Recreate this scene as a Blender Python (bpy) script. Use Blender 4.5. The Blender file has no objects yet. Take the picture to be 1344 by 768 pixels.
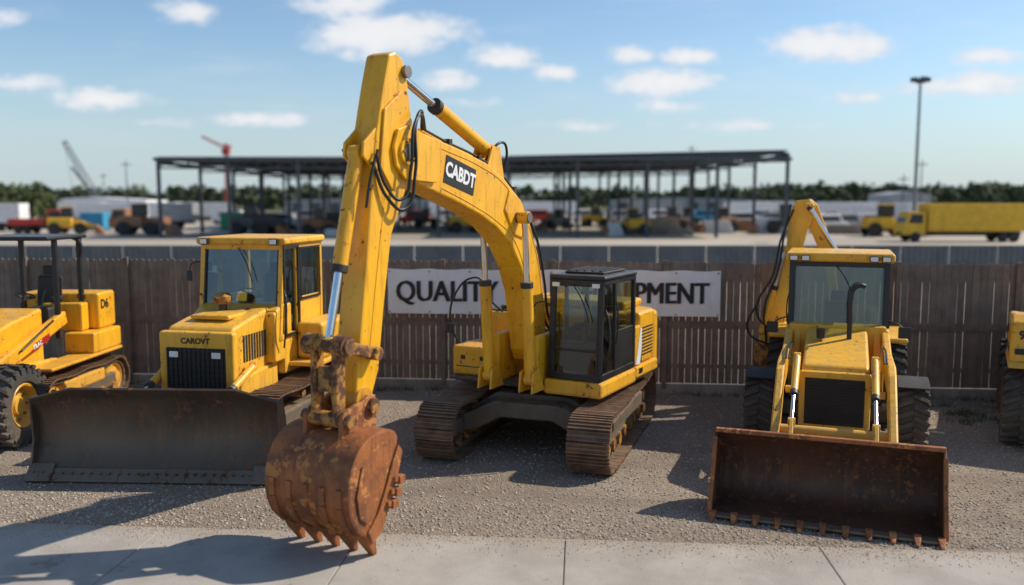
import bpy, bmesh, math, random
import numpy as np
from mathutils import Vector, Matrix
random.seed(7); np.random.seed(7)
S=bpy.context.scene
R=math.radians
# ------------------------------------------------------------------ materials
def nt(mat): 
    mat.use_nodes=True; t=mat.node_tree; t.nodes.clear(); return t
class NB:
    def __init__(s,t): s.t=t
    def n(s,typ,**k):
        x=s.t.nodes.new(typ)
        for a,b in k.items(): setattr(x,a,b)
        return x
    def l(s,a,b): s.t.links.new(a,b)
    def mix(s,f,a,b,blend='MIX'):
        m=s.n('ShaderNodeMix',data_type='RGBA',blend_type=blend)
        for i,v in ((0,f),(6,a),(7,b)):
            if isinstance(v,bpy.types.NodeSocket): s.l(v,m.inputs[i])
            elif i==0: m.inputs[0].default_value=v
            else: m.inputs[i].default_value=(*v[:3],1)
        return m.outputs[2]
    def math(s,op,a,b=None,c=None,clamp=False):
        m=s.n('ShaderNodeMath',operation=op); m.use_clamp=clamp
        for i,v in enumerate((a,b,c)):
            if v is None: continue
            if isinstance(v,bpy.types.NodeSocket): s.l(v,m.inputs[i])
            else: m.inputs[i].default_value=v
        return m.outputs[0]
    def noise(s,co,scale,detail=3,rough=.6,vec=(1,1,1)):
        if vec!=(1,1,1):
            mp=s.n('ShaderNodeMapping'); mp.inputs['Scale'].default_value=vec; s.l(co,mp.inputs['Vector']); co=mp.outputs[0]
        x=s.n('ShaderNodeTexNoise'); x.inputs['Scale'].default_value=scale; x.inputs['Detail'].default_value=detail; x.inputs['Roughness'].default_value=rough
        s.l(co,x.inputs['Vector']); return x.outputs[0]
    def mr(s,v,a,b,c=0,d=1):
        m=s.n('ShaderNodeMapRange',interpolation_type='SMOOTHSTEP'); s.l(v,m.inputs[0])
        for i,x in enumerate((a,b,c,d)): m.inputs[i+1].default_value=x
        return m.outputs[0]
def M(name,base,base2=None,rough=.5,metal=0.,s1=1.5,streak=0.,dirt=(.09,.06,.035),chip=0.,chipc=(.10,.04,.018),chips=9.,
      dust=0.,dustc=(.34,.25,.16),low=0.,bump=.15,bs=40.,island=0.,rv=.15,edge=0):
    m=bpy.data.materials.new(name); t=nt(m); b=NB(t)
    out=b.n('ShaderNodeOutputMaterial'); p=b.n('ShaderNodeBsdfPrincipled'); b.l(p.outputs[0],out.inputs[0])
    tc=b.n('ShaderNodeTexCoord').outputs['Object']; geo=b.n('ShaderNodeNewGeometry')
    if base2 is None: base2=tuple(x*.72 for x in base)
    n1=b.noise(tc,s1,4,.65)
    c=b.mix(b.mr(n1,.35,.68),base,base2)
    if island: 
        c=b.mix(b.math('MULTIPLY',geo.outputs['Random Per Island'],island),c,tuple(x*.25 for x in base))
    if streak:
        ns=b.noise(tc,3.5,3,.7,(3,3,.35)); c=b.mix(b.math('MULTIPLY',b.mr(ns,.48,.72),streak),c,dirt)
    nl=None
    if low or dust: nl=b.noise(tc,4.5,3,.7)
    if low:
        sp=b.n('ShaderNodeSeparateXYZ'); b.l(geo.outputs['Position'],sp.inputs[0])
        f=b.math('MULTIPLY',b.mr(b.math('SUBTRACT',sp.outputs[2],b.math('MULTIPLY',nl,1.4)),-.6,1.0,1,0),low)
        c=b.mix(f,c,dustc)
    if dust:
        sn=b.n('ShaderNodeSeparateXYZ'); b.l(geo.outputs['Normal'],sn.inputs[0])
        f=b.math('MULTIPLY',b.math('MULTIPLY',b.mr(sn.outputs[2],.3,.95),b.mr(nl,.3,.7)),dust)
        c=b.mix(f,c,dustc)
    if edge:
        sp=b.n('ShaderNodeSeparateXYZ'); b.l(tc,sp.inputs[0]); ne=b.noise(tc,3,5,.7)
        f=b.math('MULTIPLY',b.mr(b.math('ADD',sp.outputs[1],b.math('MULTIPLY',ne,.9)),.05,.55),.8); c=b.mix(f,c,(.34,.27,.20))
        n5=b.noise(tc,40,3,.7); c=b.mix(b.mr(n5,.5,.72,0,.35),c,(.2,.175,.15))
    rr=b.math('ADD',b.math('MULTIPLY',n1,rv*2),rough-rv,clamp=True)
    if chip:
        nc=b.noise(tc,chips,6,.72)
        f=b.mr(b.math('ADD',nc,b.math('MULTIPLY',n1,.35)),.86-.12*chip,.90-.12*chip)
        c=b.mix(f,c,chipc); rr=b.math('MAXIMUM',rr,b.math('MULTIPLY',f,.8))
    b.l(c,p.inputs['Base Color']); b.l(rr,p.inputs['Roughness'])
    p.inputs['Metallic'].default_value=metal
    if bump:
        nb=b.noise(tc,bs,2,.65); bp=b.n('ShaderNodeBump'); bp.inputs['Strength'].default_value=bump; bp.inputs['Distance'].default_value=.02
        b.l(nb,bp.inputs['Height']); b.l(bp.outputs[0],p.inputs['Normal'])
    return m
YEL=M('yellow_paint',(.87,.44,.016),(.76,.36,.014),rough=.38,streak=.34,dirt=(.22,.10,.018),chip=.52,dust=.25,low=.40,bump=.03,bs=9)
YEL2=M('yellow_paint_faded',(.87,.46,.034),(.75,.38,.026),rough=.43,streak=.36,dirt=(.24,.12,.025),chip=.54,dust=.3,low=.40,bump=.03,bs=9)
ORG=M('amber_paint',(.66,.32,.03),(.46,.21,.03),rough=.5,streak=.5,chip=1.0,dust=.4,low=.4,bump=.1)
GREASE=M('worn_link_metal',(.50,.23,.035),(.16,.08,.033),rough=.6,s1=5,streak=.5,chip=1.5,bump=.25)
RUST=M('rusty_steel',(.38,.13,.037),(.18,.064,.026),rough=.66,s1=2.2,streak=.6,dirt=(.08,.036,.02),chip=1.0,chipc=(.48,.20,.06),chips=5,bump=.4,bs=22,metal=.15)
RUSTD=M('dark_rusty_steel',(.12,.052,.028),(.062,.032,.02),rough=.55,s1=1.6,streak=.7,dirt=(.20,.08,.035),chip=.7,chipc=(.26,.11,.04),bump=.25,bs=18,metal=.3)
BLADE=M('blade_steel',(.095,.066,.048),(.052,.038,.03),rough=.42,s1=1.1,streak=.75,dirt=(.16,.075,.036),chip=.8,chipc=(.23,.10,.04),low=.2,bump=.2,bs=12,metal=.35)
EDGE=M('cutting_edge_steel',(.15,.125,.105),(.09,.07,.06),rough=.5,metal=.5,streak=.3,chip=.8,chipc=(.18,.08,.03),low=.4,bump=.2)
PAD=M('track_pad_steel',(.26,.15,.09),(.14,.083,.05),rough=.6,metal=.3,s1=4,island=.35,dust=.5,bump=.3,chip=.8,chipc=(.27,.12,.05))
DARK=M('dark_frame_paint',(.022,.021,.02),(.04,.035,.03),rough=.55,dust=.4,low=.4,bump=.1)
BLK=M('black_trim',(.014,.014,.015),(.022,.021,.02),rough=.4,dust=.2,bump=0)
MUD=M('mudguard_plastic',(.015,.015,.016),(.02,.02,.02),rough=.6,dust=.06,bump=0)
GRILLE=M('grille_black',(.012,.012,.012),(.02,.018,.016),rough=.6,dust=.3,bump=.1)
RUB=M('tyre_rubber',(.026,.025,.024),(.045,.04,.035),rough=.8,dust=.3,low=.5,dustc=(.19,.15,.11),bump=.2)
HOSE=M('hose_rubber',(.012,.012,.012),rough=.45,bump=0)
CHROME=M('chrome_rod',(.75,.76,.78),(.6,.6,.62),rough=.16,metal=1,rv=.05,bump=0)
STEEL=M('pin_steel',(.25,.22,.2),(.12,.09,.07),rough=.5,metal=.7,bump=.2)
SEAT=M('seat_vinyl',(.03,.03,.033),rough=.6,bump=0)
LAMPM=M('lamp_lens',(.85,.85,.82),(.7,.7,.68),rough=.15,bump=0)
WHITE=M('white_decal',(.8,.8,.8),(.7,.7,.7),rough=.4,bump=0)
REDD=M('red_decal',(.45,.02,.02),rough=.4,bump=0)
BANNER=M('banner_vinyl',(.88,.88,.88),(.82,.82,.82),rough=.55,streak=.06,bump=0)
INK=M('banner_ink',(.015,.015,.018),rough=.5,bump=0)
WOOD=M('weathered_wood',(.29,.22,.17),(.21,.16,.126),rough=.85,s1=3,streak=.5,dirt=(.12,.088,.068),island=.36,bump=.3,bs=30)
WOODP=M('fence_post_wood',(.23,.17,.13),(.165,.122,.097),rough=.85,s1=3,streak=.5,dirt=(.10,.072,.055),bump=.3,bs=30)
CONC=M('kerb_concrete',(.38,.34,.29),(.26,.23,.20),rough=.9,streak=.4,bump=.3)
def glass(name,tint,gl=.06):
    m=bpy.data.materials.new(name); t=nt(m); b=NB(t)
    out=b.n('ShaderNodeOutputMaterial'); tr=b.n('ShaderNodeBsdfTransparent'); tr.inputs[0].default_value=(*tint,1)
    g=b.n('ShaderNodeBsdfGlossy'); g.inputs['Roughness'].default_value=.03; g.inputs[0].default_value=(.85,.93,1,1)
    fr=b.n('ShaderNodeFresnel'); fr.inputs[0].default_value=1.5
    tc=b.n('ShaderNodeTexCoord').outputs['Object']
    d=b.n('ShaderNodeBsdfDiffuse'); d.inputs[0].default_value=(.3,.27,.22,1)
    f=b.math('ADD',fr.outputs[0],gl,clamp=True)
    mx=b.n('ShaderNodeMixShader'); b.l(f,mx.inputs[0]); b.l(tr.outputs[0],mx.inputs[1]); b.l(g.outputs[0],mx.inputs[2])
    m2=b.n('ShaderNodeMixShader'); b.l(b.math('MULTIPLY',b.mr(b.noise(tc,2.5,3,.7),.4,.8),.07),m2.inputs[0]); b.l(mx.outputs[0],m2.inputs[1]); b.l(d.outputs[0],m2.inputs[2])
    b.l(m2.outputs[0],out.inputs[0]); return m
GLASS=glass('cab_glass',(.52,.63,.61))
# ------------------------------------------------------------------ mesh helpers
def empty(name,loc=(0,0,0),rz=0,parent=None):
    e=bpy.data.objects.new(name,None); S.collection.objects.link(e); e.location=loc; e.rotation_euler=(0,0,rz); e.empty_display_size=.2
    if parent: e.parent=parent
    return e
def mk(name,V,F,mat,parent=None,bevel=0,smooth=0,seg=2,norm=True,solid=0):
    me=bpy.data.meshes.new(name); me.from_pydata([tuple(v) for v in V],[],F)
    if norm:
        bm=bmesh.new(); bm.from_mesh(me); bmesh.ops.recalc_face_normals(bm,faces=bm.faces); bm.to_mesh(me); bm.free()
    me.materials.append(mat); o=bpy.data.objects.new(name,me); S.collection.objects.link(o)
    if parent: o.parent=parent
    if smooth:
        me.polygons.foreach_set('use_smooth',[True]*len(me.polygons)); me.set_sharp_from_angle(angle=R(smooth))
    if solid:
        so=o.modifiers.new('solid','SOLIDIFY'); so.thickness=solid; so.offset=0
    if bevel:
        bv=o.modifiers.new('bevel','BEVEL'); bv.width=bevel; bv.segments=seg; bv.limit_method='ANGLE'; bv.angle_limit=R(28); 
        if seg>2 or smooth:
            bv.harden_normals=True; me.polygons.foreach_set('use_smooth',[True]*len(me.polygons))
    return o
BF=[(0,1,2,3),(7,6,5,4),(0,4,5,1),(1,5,6,2),(2,6,7,3),(3,7,4,0)]
def obox(V,F,o,ax,ay,az,xr,yr,zr):
    n=len(V); o=Vector(o);ax=Vector(ax);ay=Vector(ay);az=Vector(az)
    for z in zr:
        for x,y in ((xr[0],yr[0]),(xr[1],yr[0]),(xr[1],yr[1]),(xr[0],yr[1])):
            V.append(o+ax*x+ay*y+az*z)
    F.extend([tuple(i+n for i in f) for f in BF])
X,Y,Z=Vector((1,0,0)),Vector((0,1,0)),Vector((0,0,1))
def abox(V,F,xr,yr,zr): obox(V,F,(0,0,0),X,Y,Z,xr,yr,zr)
def box(name,p,mat,xr,yr,zr,bevel=.02,seg=2):
    V,F=[],[]; abox(V,F,xr,yr,zr); return mk(name,V,F,mat,p,bevel,seg=seg)
def boxes(name,p,mat,lst,bevel=.01):
    V,F=[],[]
    for a in lst: abox(V,F,*a)
    return mk(name,V,F,mat,p,bevel)
def prism(name,p,mat,poly,w0,w1,bevel=.02,seg=2):      # poly in (s forward, z); extruded across
    n=len(poly); V=[(w0,-s,z) for s,z in poly]+[(w1,-s,z) for s,z in poly]
    F=[tuple(range(n)),tuple(range(2*n-1,n-1,-1))]+[(i,(i+1)%n,(i+1)%n+n,i+n) for i in range(n)]
    return mk(name,V,F,mat,p,bevel,seg=seg)
def prismz(name,p,mat,poly,z0,z1,bevel=.02,seg=3):
    n=len(poly); V=[(x,y,z0) for x,y in poly]+[(x,y,z1) for x,y in poly]
    F=[tuple(range(n)),tuple(range(2*n-1,n-1,-1))]+[(i,(i+1)%n,(i+1)%n+n,i+n) for i in range(n)]
    return mk(name,V,F,mat,p,bevel,seg=seg)
def prismx(name,p,mat,poly,y0,y1,bevel=.02):           # poly in (x,z)
    n=len(poly); V=[(x,y0,z) for x,z in poly]+[(x,y1,z) for x,z in poly]
    F=[tuple(range(n)),tuple(range(2*n-1,n-1,-1))]+[(i,(i+1)%n,(i+1)%n+n,i+n) for i in range(n)]
    return mk(name,V,F,mat,p,bevel)
def frame(d):
    d=Vector(d).normalized(); u=d.cross(Z) if abs(d.z)<.95 else d.cross(X); u.normalize(); v=u.cross(d); return d,u,v
def cylV(V,F,a,b,r,n=20,r2=None):
    a=Vector(a);b=Vector(b); d,u,v=frame(b-a); r2=r if r2 is None else r2; k=len(V)
    for q,rr in ((a,r),(b,r2)):
        for i in range(n):
            t=2*math.pi*i/n; V.append(q+u*rr*math.cos(t)+v*rr*math.sin(t))
    F.append(tuple(k+i for i in range(n))); F.append(tuple(k+n+i for i in reversed(range(n))))
    F.extend([(k+i,k+(i+1)%n,k+n+(i+1)%n,k+n+i) for i in range(n)])
def cyl(name,p,mat,a,b,r,n=20,r2=None,bevel=.006):
    V,F=[],[]; cylV(V,F,a,b,r,n,r2); return mk(name,V,F,mat,p,bevel,smooth=40)
def beam(name,p,mat,a,b,w,h,bevel=.01,side=X):
    a=Vector(a);b=Vector(b); d=(b-a); L=d.length; d.normalize(); u=side-d*side.dot(d)
    if u.length<.05: u=Y-d*Y.dot(d)
    u.normalize(); v=d.cross(u); V,F=[],[]; obox(V,F,a,u,v,d,(-w/2,w/2),(-h/2,h/2),(0,L)); return mk(name,V,F,mat,p,bevel)
def tube(name,p,mat,pts,r,cyc=False):
    c=bpy.data.curves.new(name,'CURVE'); c.dimensions='3D'; c.bevel_depth=r; c.bevel_resolution=3; c.resolution_u=10; c.use_fill_caps=True
    s=c.splines.new('BEZIER'); s.bezier_points.add(len(pts)-1)
    for bp,q in zip(s.bezier_points,pts): bp.co=q; bp.handle_left_type=bp.handle_right_type='AUTO'
    s.use_cyclic_u=cyc; c.materials.append(mat); o=bpy.data.objects.new(name,c); S.collection.objects.link(o)
    if p: o.parent=p
    return o
def quad(name,p,mat,pts): return mk(name,pts,[tuple(range(len(pts)))],mat,p)
def text(name,p,mat,body,loc,size,ax=X,ay=Z,off=.0,align='LEFT',ext=.002,sx=1):
    c=bpy.data.curves.new(name,'FONT'); c.body=body; c.size=size; c.offset=off; c.extrude=ext; c.align_x=align; c.align_y='CENTER'; c.resolution_u=3
    c.materials.append(mat); o=bpy.data.objects.new(name,c); S.collection.objects.link(o); 
    if p: o.parent=p
    ax=Vector(ax).normalized(); ay=Vector(ay).normalized(); az=ax.cross(ay)
    m=Matrix((ax*sx,ay,az)).transposed().to_4x4(); m.translation=Vector(loc); o.matrix_local=m; return o
def lathe(name,p,mat,prof,c,n=40,smooth=40,axis=X):
    c=Vector(c);V,F=[],[]; a,u,v=frame(axis); m=len(prof)
    for i in range(n):
        t=2*math.pi*i/n
        for x,r in prof: V.append(c+a*x+(u*math.cos(t)+v*math.sin(t))*r)
    for i in range(n):
        for j in range(m-1):
            F.append((i*m+j,i*m+j+1,((i+1)%n)*m+j+1,((i+1)%n)*m+j))
    return mk(name,V,F,mat,p,0,smooth=smooth)
def wheel(p,tag,c,r,w,side,rimmat=YEL,lugs=20):
    c=Vector(c); h=w/2; rr=r*.55
    prof=[(-h*.75,rr),(-h*.95,rr*1.12),(-h,r*.80),(-h*.88,r*.93),(-h*.5,r*.965),(h*.5,r*.965),(h*.88,r*.93),(h,r*.80),(h*.95,rr*1.12),(h*.75,rr)]
    lathe('tyre_'+tag,p,RUB,prof,c,48)
    V,F=[],[]
    for i in range(lugs):
        for sd in (-1,1):
            t=2*math.pi*(i+(.5 if sd>0 else 0))/lugs; rad=Vector((0,math.cos(t),math.sin(t))); tan=Vector((0,-math.sin(t),math.cos(t)))
            ax=(X*sd+tan*.45).normalized(); ay=rad; az=ax.cross(ay)
            obox(V,F,c+rad*r*.955+X*sd*h*.02,ax,ay,az,(0,h*1.05),(-.02,.05),(-.035,.035))
            obox(V,F,c+rad*r*.87+X*sd*h*.93+tan*h*.42,X*sd,rad,tan,(-.01,.03),(-r*.07,r*.07),(-.03,.03))
    mk('tread_'+tag,V,F,RUB,p,.008)
    rp=[(side*h*.80,rr*1.02),(side*h*.86,rr*.98),(side*h*.80,rr*.90),(side*h*.35,rr*.80),(side*h*.30,rr*.45),(side*h*.50,rr*.38),(side*h*.52,0.001)]
    lathe('rim_'+tag,p,rimmat,rp,c,36)
    V,F=[],[]
    for i in range(8):
        t=2*math.pi*i/8; q=c+Vector((side*h*.3,rr*.62*math.cos(t),rr*.62*math.sin(t))); cylV(V,F,q,q+X*side*.035,.022,8)
    mk('wheel_nuts_'+tag,V,F,STEEL,p)
def track(p,tag,xc,w,y0,y1,r,zc,pitch=.175,r1=None):
    L=y1-y0; per=2*L+2*math.pi*r; n=int(per/pitch); V,F=[],[]; V2,F2=[],[]
    for i in range(n):
        d=i*per/n
        if d<L: pos=Vector((xc,y0+d,zc-r)); t=Y.copy(); nn=-Z
        elif d<L+math.pi*r:
            a=(d-L)/r; nn=Vector((0,math.sin(a),-math.cos(a))); t=Vector((0,math.cos(a),math.sin(a))); pos=Vector((xc,y1,zc))+nn*r
        elif d<2*L+math.pi*r:
            sg=.035*math.sin((d-L-math.pi*r)/L*math.pi*2)**2
            pos=Vector((xc,y1-(d-L-math.pi*r),zc+r-sg)); t=-Y; nn=Z.copy()
        else:
            a=(d-2*L-math.pi*r)/r; nn=Vector((0,-math.sin(a),math.cos(a))); t=Vector((0,-math.cos(a),-math.sin(a))); pos=Vector((xc,y0,zc))+nn*r
        g=pitch*.47; jit=random.uniform(-.006,.006)
        obox(V,F,pos,X,t,nn,(-w/2+jit,w/2+jit),(-g,g),(-.03,-.005))
        for q in (-.8,0,.8): obox(V,F,pos,X,t,nn,(-w/2+jit,w/2+jit),(q*g-.012,q*g+.012),(-.006,.028))
        for sx in (-.11,.11): obox(V2,F2,pos,X,t,nn,(sx-.03,sx+.03),(-pitch*.55,pitch*.55),(-.12,-.032))
    mk('track_shoes_'+tag,V,F,PAD,p); mk('track_chain_'+tag,V2,F2,DARK,p)
    V,F=[],[]; abox(V,F,(xc-.16,xc+.16),(y0+.1,y1-.1),(zc-.17,zc+.12)); mk('track_frame_'+tag,V,F,DARK,p,.04)
    V,F=[],[]
    k=max(4,int(L/.42))
    for i in range(k):
        y=y0+.2+(L-.4)*i/(k-1); cylV(V,F,(xc-.2,y,zc-r+.24),(xc+.2,y,zc-r+.24),.11,16)
    for y in (y0+L*.33,y0+L*.7): cylV(V,F,(xc-.17,y,zc+r-.2),(xc+.17,y,zc+r-.2),.075,16)
    mk('track_rollers_'+tag,V,F,GREASE,p,smooth=40)
def idler(p,tag,xc,y,zc,r,mat,side):
    pr=[(-.1,r*.3),(-.1,r*.9),(-.05,r),(.05,r),(.1,r*.9),(.1,r*.72),(.05,r*.68),(.05,r*.35),(.16,r*.3),(.17,.001)]
    lathe('idler_'+tag,p,mat,pr if side>0 else [(-a,q) for a,q in pr],(xc,y,zc),28)
def seat(p,x,y,z):
    box('seat_base',p,SEAT,(x-.24,x+.24),(y-.25,y+.22),(z,z+.42),.05)
    V,F=[],[]; obox(V,F,(x,y+.2,z+.4),X,(Y-Z*.12).normalized(),(Z+Y*.12).normalized(),(-.24,.24),(-.05,.09),(0,.62)); mk('seat_back',V,F,SEAT,p,.05)
    box('headrest',p,SEAT,(x-.13,x+.13),(y+.24,y+.34),(z+1.03,z+1.22),.03)
    boxes('armrests',p,SEAT,[((x-.33,x-.26),(y-.2,y+.2),(z+.55,z+.62)),((x+.26,x+.33),(y-.2,y+.2),(z+.55,z+.62))])
def cab(p,x0,x1,yf0,yf1,yr,zb,zt,fm,roofm,sill=.45,post=.08,mid=.55,ov=.06,roofh=.12,seaty=None):
    for tag,x in (('a',x0+post/2),('b',x1-post/2)):
        beam('front_pillar_'+tag,p,fm,(x,yf0,zb),(x,yf1,zt),post,post)
        beam('rear_pillar_'+tag,p,fm,(x,yr,zb),(x,yr,zt),post,post)
        ym=yf0+(yr-yf0)*mid
        beam('door_pillar_'+tag,p,fm,(x,ym,zb),(x,ym,zt),post*.8,post*.9)
        beam('roof_rail_'+tag,p,fm,(x,yf1,zt-.03),(x,yr,zt-.03),post*.96,post)
        beam('sill_rail_'+tag,p,fm,(x,yf0,zb+.05),(x,yr,zb+.05),post*.97,.1)
        beam('door_rail_'+tag,p,fm,(x,ym,zb+(zt-zb)*sill),(x,yr,zb+(zt-zb)*sill),post*.7,.05)
        quad('side_glass_'+tag,p,GLASS,[(x,yf0,zb+.08),(x,yr,zb+.08),(x,yr,zt),(x,yf1,zt)])
        sg=1 if tag=='b' else -1
        box('rear_quarter_panel_'+tag,p,fm,(x-post*.3,x+post*.3),(ym,yr),(zb,zb+(zt-zb)*sill-.02),.01)
        tube('door_handle_'+tag,p,BLK,[(x+sg*.06,ym-.08,zb+.55),(x+sg*.09,ym-.08,zb+.75),(x+sg*.09,ym-.08,zb+1.1),(x+sg*.06,ym-.08,zb+1.25)],.012)
    beam('front_sill',p,fm,(x0,yf0,zb+.05),(x1,yf0,zb+.05),.1,post,side=Z); beam('front_header',p,fm,(x0,yf1,zt-.04),(x1,yf1,zt-.04),.1,post*.98,side=Z)
    beam('rear_header',p,fm,(x0,yr,zt-.04),(x1,yr,zt-.04),.1,post*.98,side=Z)
    for tag,x in (('a',x0+post+.012),('b',x1-post-.012)): beam('screen_seal_'+tag,p,BLK,(x,yf0-.005,zb+.1),(x,yf1-.005,zt-.08),.03,post*.9,.004)
    quad('windscreen',p,GLASS,[(x0,yf0,zb+.08),(x1,yf0,zb+.08),(x1,yf1,zt),(x0,yf1,zt)])
    quad('rear_glass',p,GLASS,[(x0,yr,zb+.5),(x1,yr,zb+.5),(x1,yr,zt),(x0,yr,zt)])
    box('rear_panel',p,BLK,(x0+.02,x1-.02),(yr-.03,yr+.03),(zb,zb+.5),.01)
    box('cab_floor',p,BLK,(x0+.03,x1-.03),(yf0+.03,yr-.03),(zb-.02,zb+.06),.01)
    box('head_lining',p,BLK,(x0+.03,x1-.03),(yf1+.03,yr-.03),(zt-.06,zt-.01),.01)
    box('cab_roof',p,roofm,(x0-ov,x1+ov),(yf1-ov*1.6,yr+ov),(zt,zt+roofh),.05,seg=3)
    cx=(x0+x1)/2; sy=yr-.5 if seaty is None else seaty
    seat(p,cx,sy,zb+.05)
    beam('steering_column',p,BLK,(cx,yf0+.28,zb+.05),(cx,yf0+.4,zb+.8),.08,.08)
    tube('steering_wheel',p,BLK,[(cx+.17*math.cos(a),yf0+.42+.16*math.sin(a),zb+.83-.06*math.sin(a)) for a in [i*math.pi/4 for i in range(8)]],.014,True)
    box('dash_console',p,BLK,(cx-.34,cx+.34),(yf0+.08,yf0+.26),(zb+.05,zb+.6),.04)
    tube('wiper',p,BLK,[(cx-.05,yf0-.05+(yf1-yf0)*.9,zt-.06),(cx+.12,yf0-.06+(yf1-yf0)*.65,zt-.3),(cx+.26,yf0-.055+(yf1-yf0)*.4,zt-.65)],.010)
def hyd(p,tag,a,b,r,rr,frac,mat=YEL):
    a=Vector(a);b=Vector(b); m=a+(b-a)*frac; d=(b-a).normalized()
    cyl('cylinder_barrel_'+tag,p,mat,a,m,r); cyl('cylinder_gland_'+tag,p,DARK,m-d*.07,m+d*.02,r*1.12); cyl('cylinder_rod_'+tag,p,CHROME,m,b,rr)
    for q,k in ((a,'base'),(b,'eye')): cyl('cylinder_%s_%s'%(k,tag),p,mat,q-X*r*.9,q+X*r*.9,r*1.05)
# ------------------------------------------------------------------ EXCAVATOR
ex=empty('excavator',(.64,15.3,0))
uc=empty('undercarriage',(0,0,0),R(-18.2),ex); up=empty('upper_structure',(0,0,0),R(-28.7),ex)
for tag,x,sd in (('a',-1.25,-1),('b',1.25,1)):
    track(uc,tag,x,.66,-1.8,1.8,.44,.47)
    idler(uc,'front_'+tag,x,-1.8,.47,.34,DARK,sd); idler(uc,'rear_'+tag,x,1.8,.47,.34,GREASE,sd)
    box('track_guard_'+tag,uc,DARK,(x-.17+sd*.02,x+.17+sd*.02),(-1.2,1.2),(.5,.66),.03)
prismx('car_body',uc,DARK,[(-1.1,.3),(-.8,.38),(-.5,.55),(.5,.55),(.8,.38),(1.1,.3),(1.1,.68),(.62,.95),(-.62,.95),(-1.1,.68)],-.95,.95,.03)
prismx('car_body_cross_front',uc,DARK,[(-1.1,.34),(-.85,.4),(-.45,.62),(.45,.62),(.85,.4),(1.1,.34),(1.1,.62),(.55,.88),(-.55,.88),(-1.1,.62)],-1.35,-.93,.03)
cyl('slew_ring',ex,STEEL,(0,0,.93),(0,0,1.1),.62,40)
prismz('slew_deck',up,DARK,[(-1.38,-.92),(.4,-.95),(1.44,-1.05),(1.44,1.3),(1.2,1.9),(.6,2.3),(-.6,2.3),(-1.2,1.9),(-1.38,1.3)],1.05,1.17,.02)
box('cab_base_skirt',up,YEL,(.44,1.47),(-1.08,.5),(1.03,1.29),.05)
box('side_skirt',up,YEL,(.9,1.465),(.503,1.62),(1.09,1.29),.03)
box('side_skirt_right',up,YEL,(-1.40,-.9),(-.2,1.62),(1.09,1.29),.03)
box('toolbox',up,YEL,(-1.38,-.55),(-.98,-.15),(1.17,1.68),.05,seg=3)
boxes('toolbox_latches',up,BLK,[((-1.2,-1.12),(-.995,-.975),(1.45,1.52)),((-.82,-.74),(-.995,-.975),(1.45,1.52)),((-1.3,-.62),(-.99,-.975),(1.32,1.335))],.003)
box('step',up,DARK,(-1.32,-.62),(-1.16,-.98),(1.12,1.17),.01)
box('fuel_tank',up,YEL,(-1.30,-.46),(-.13,.75),(1.3,2.2),.07,seg=3)
box('tank_tread_plate',up,DARK,(-1.2,-.56),(-.05,.68),(2.203,2.225),.004)
cyl('tank_cap',up,BLK,(-.9,.05,2.22),(-.9,.05,2.30),.07)
box('engine_cover',up,YEL,(-1.36,1.42),(.76,1.55),(1.3,2.22),.07,seg=3)
box('engine_hatch',up,YEL,(-.9,1.1),(.85,1.75),(2.225,2.38),.06,seg=3)
prismz('counterweight',up,YEL,[(-1.36,1.56),(1.40,1.56),(1.36,1.85),(1.15,2.15),(.7,2.38),(0,2.46),(-.7,2.38),(-1.15,2.15),(-1.34,1.85)],1.06,2.16,.09,seg=3)
cyl('exhaust_stack',up,DARK,(-.5,1.2,2.35),(-.5,1.2,2.8),.06)
V,F=[],[]
for i in range(9): abox(V,F,(1.405,1.435),(.86,1.42),(1.45+i*.06,1.47+i*.06))
mk('side_vents',V,F,DARK,up)
quad('side_decal_white',up,WHITE,[(1.436,.56,1.32),(1.436,.83,1.32),(1.436,.83,1.95),(1.436,.76,1.95)])
quad('side_decal_grey',up,DARK,[(1.437,.76,1.32),(1.437,.84,1.32),(1.437,.84,1.6)])
text('model_number',up,BLK,'320',(1.416,1.0,2.10),.17,Y,Z,off=.006)
text('model_number_side',up,BLK,'320',(1.472,.62,1.2),.12,Y,Z,off=.006)
box('side_panel_front',up,YEL,(1.1,1.43),(.52,.80),(1.3,2.0),.03)
boxes('boom_foot_brackets',up,YEL,[((-.42,-.30),(-1.25,.3),(1.17,2.0)),((.30,.42),(-1.25,.3),(1.17,2.0))],.04)
box('valve_bank',up,DARK,(-.28,.28),(.2,.75),(1.17,1.9),.05)
cab(up,.50,1.44,-1.0,-.90,.46,1.30,2.90,BLK,BLK,post=.07,mid=.42,roofh=.09,ov=.03)
box('roof_hatch',up,DARK,(.62,1.32),(-.65,.3),(2.993,3.03),.015)
boxes('roof_ribs',up,BLK,[((.66+i*.14,.70+i*.14),(-.62,.27),(3.033,3.05)) for i in range(5)],.004)
beam('windscreen_split',up,BLK,(.52,-.985,1.78),(1.42,-.985,1.78),.04,.04,side=Z)
box('lower_window_guard',up,BLK,(.52,1.42),(-1.05,-1.02),(1.30,1.36),.01)
boxes('work_lamps',up,LAMPM,[((.56,.68),(-1.0,-.94),(2.80,2.87)),((1.26,1.38),(-1.0,-.94),(2.80,2.87))],.01)
boomp=[(.52,1.62),(.56,2.2),(.66,2.8),(.84,3.3),(1.12,3.8),(1.55,4.26),(1.98,4.52),(2.53,4.74),(3.3,4.91),(4.0,5.04),(4.5,5.12),(4.74,5.05),(4.82,4.85),(4.78,4.62),(4.6,4.47),(4.1,4.36),
 (3.38,4.18),(2.7,3.98),(2.2,3.78),(1.75,3.50),(1.42,3.12),(1.2,2.7),(1.08,2.2),(1.0,1.72),(.88,1.52),(.68,1.48)]
prism('boom',up,YEL,boomp,-.22,.22,.025)
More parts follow.
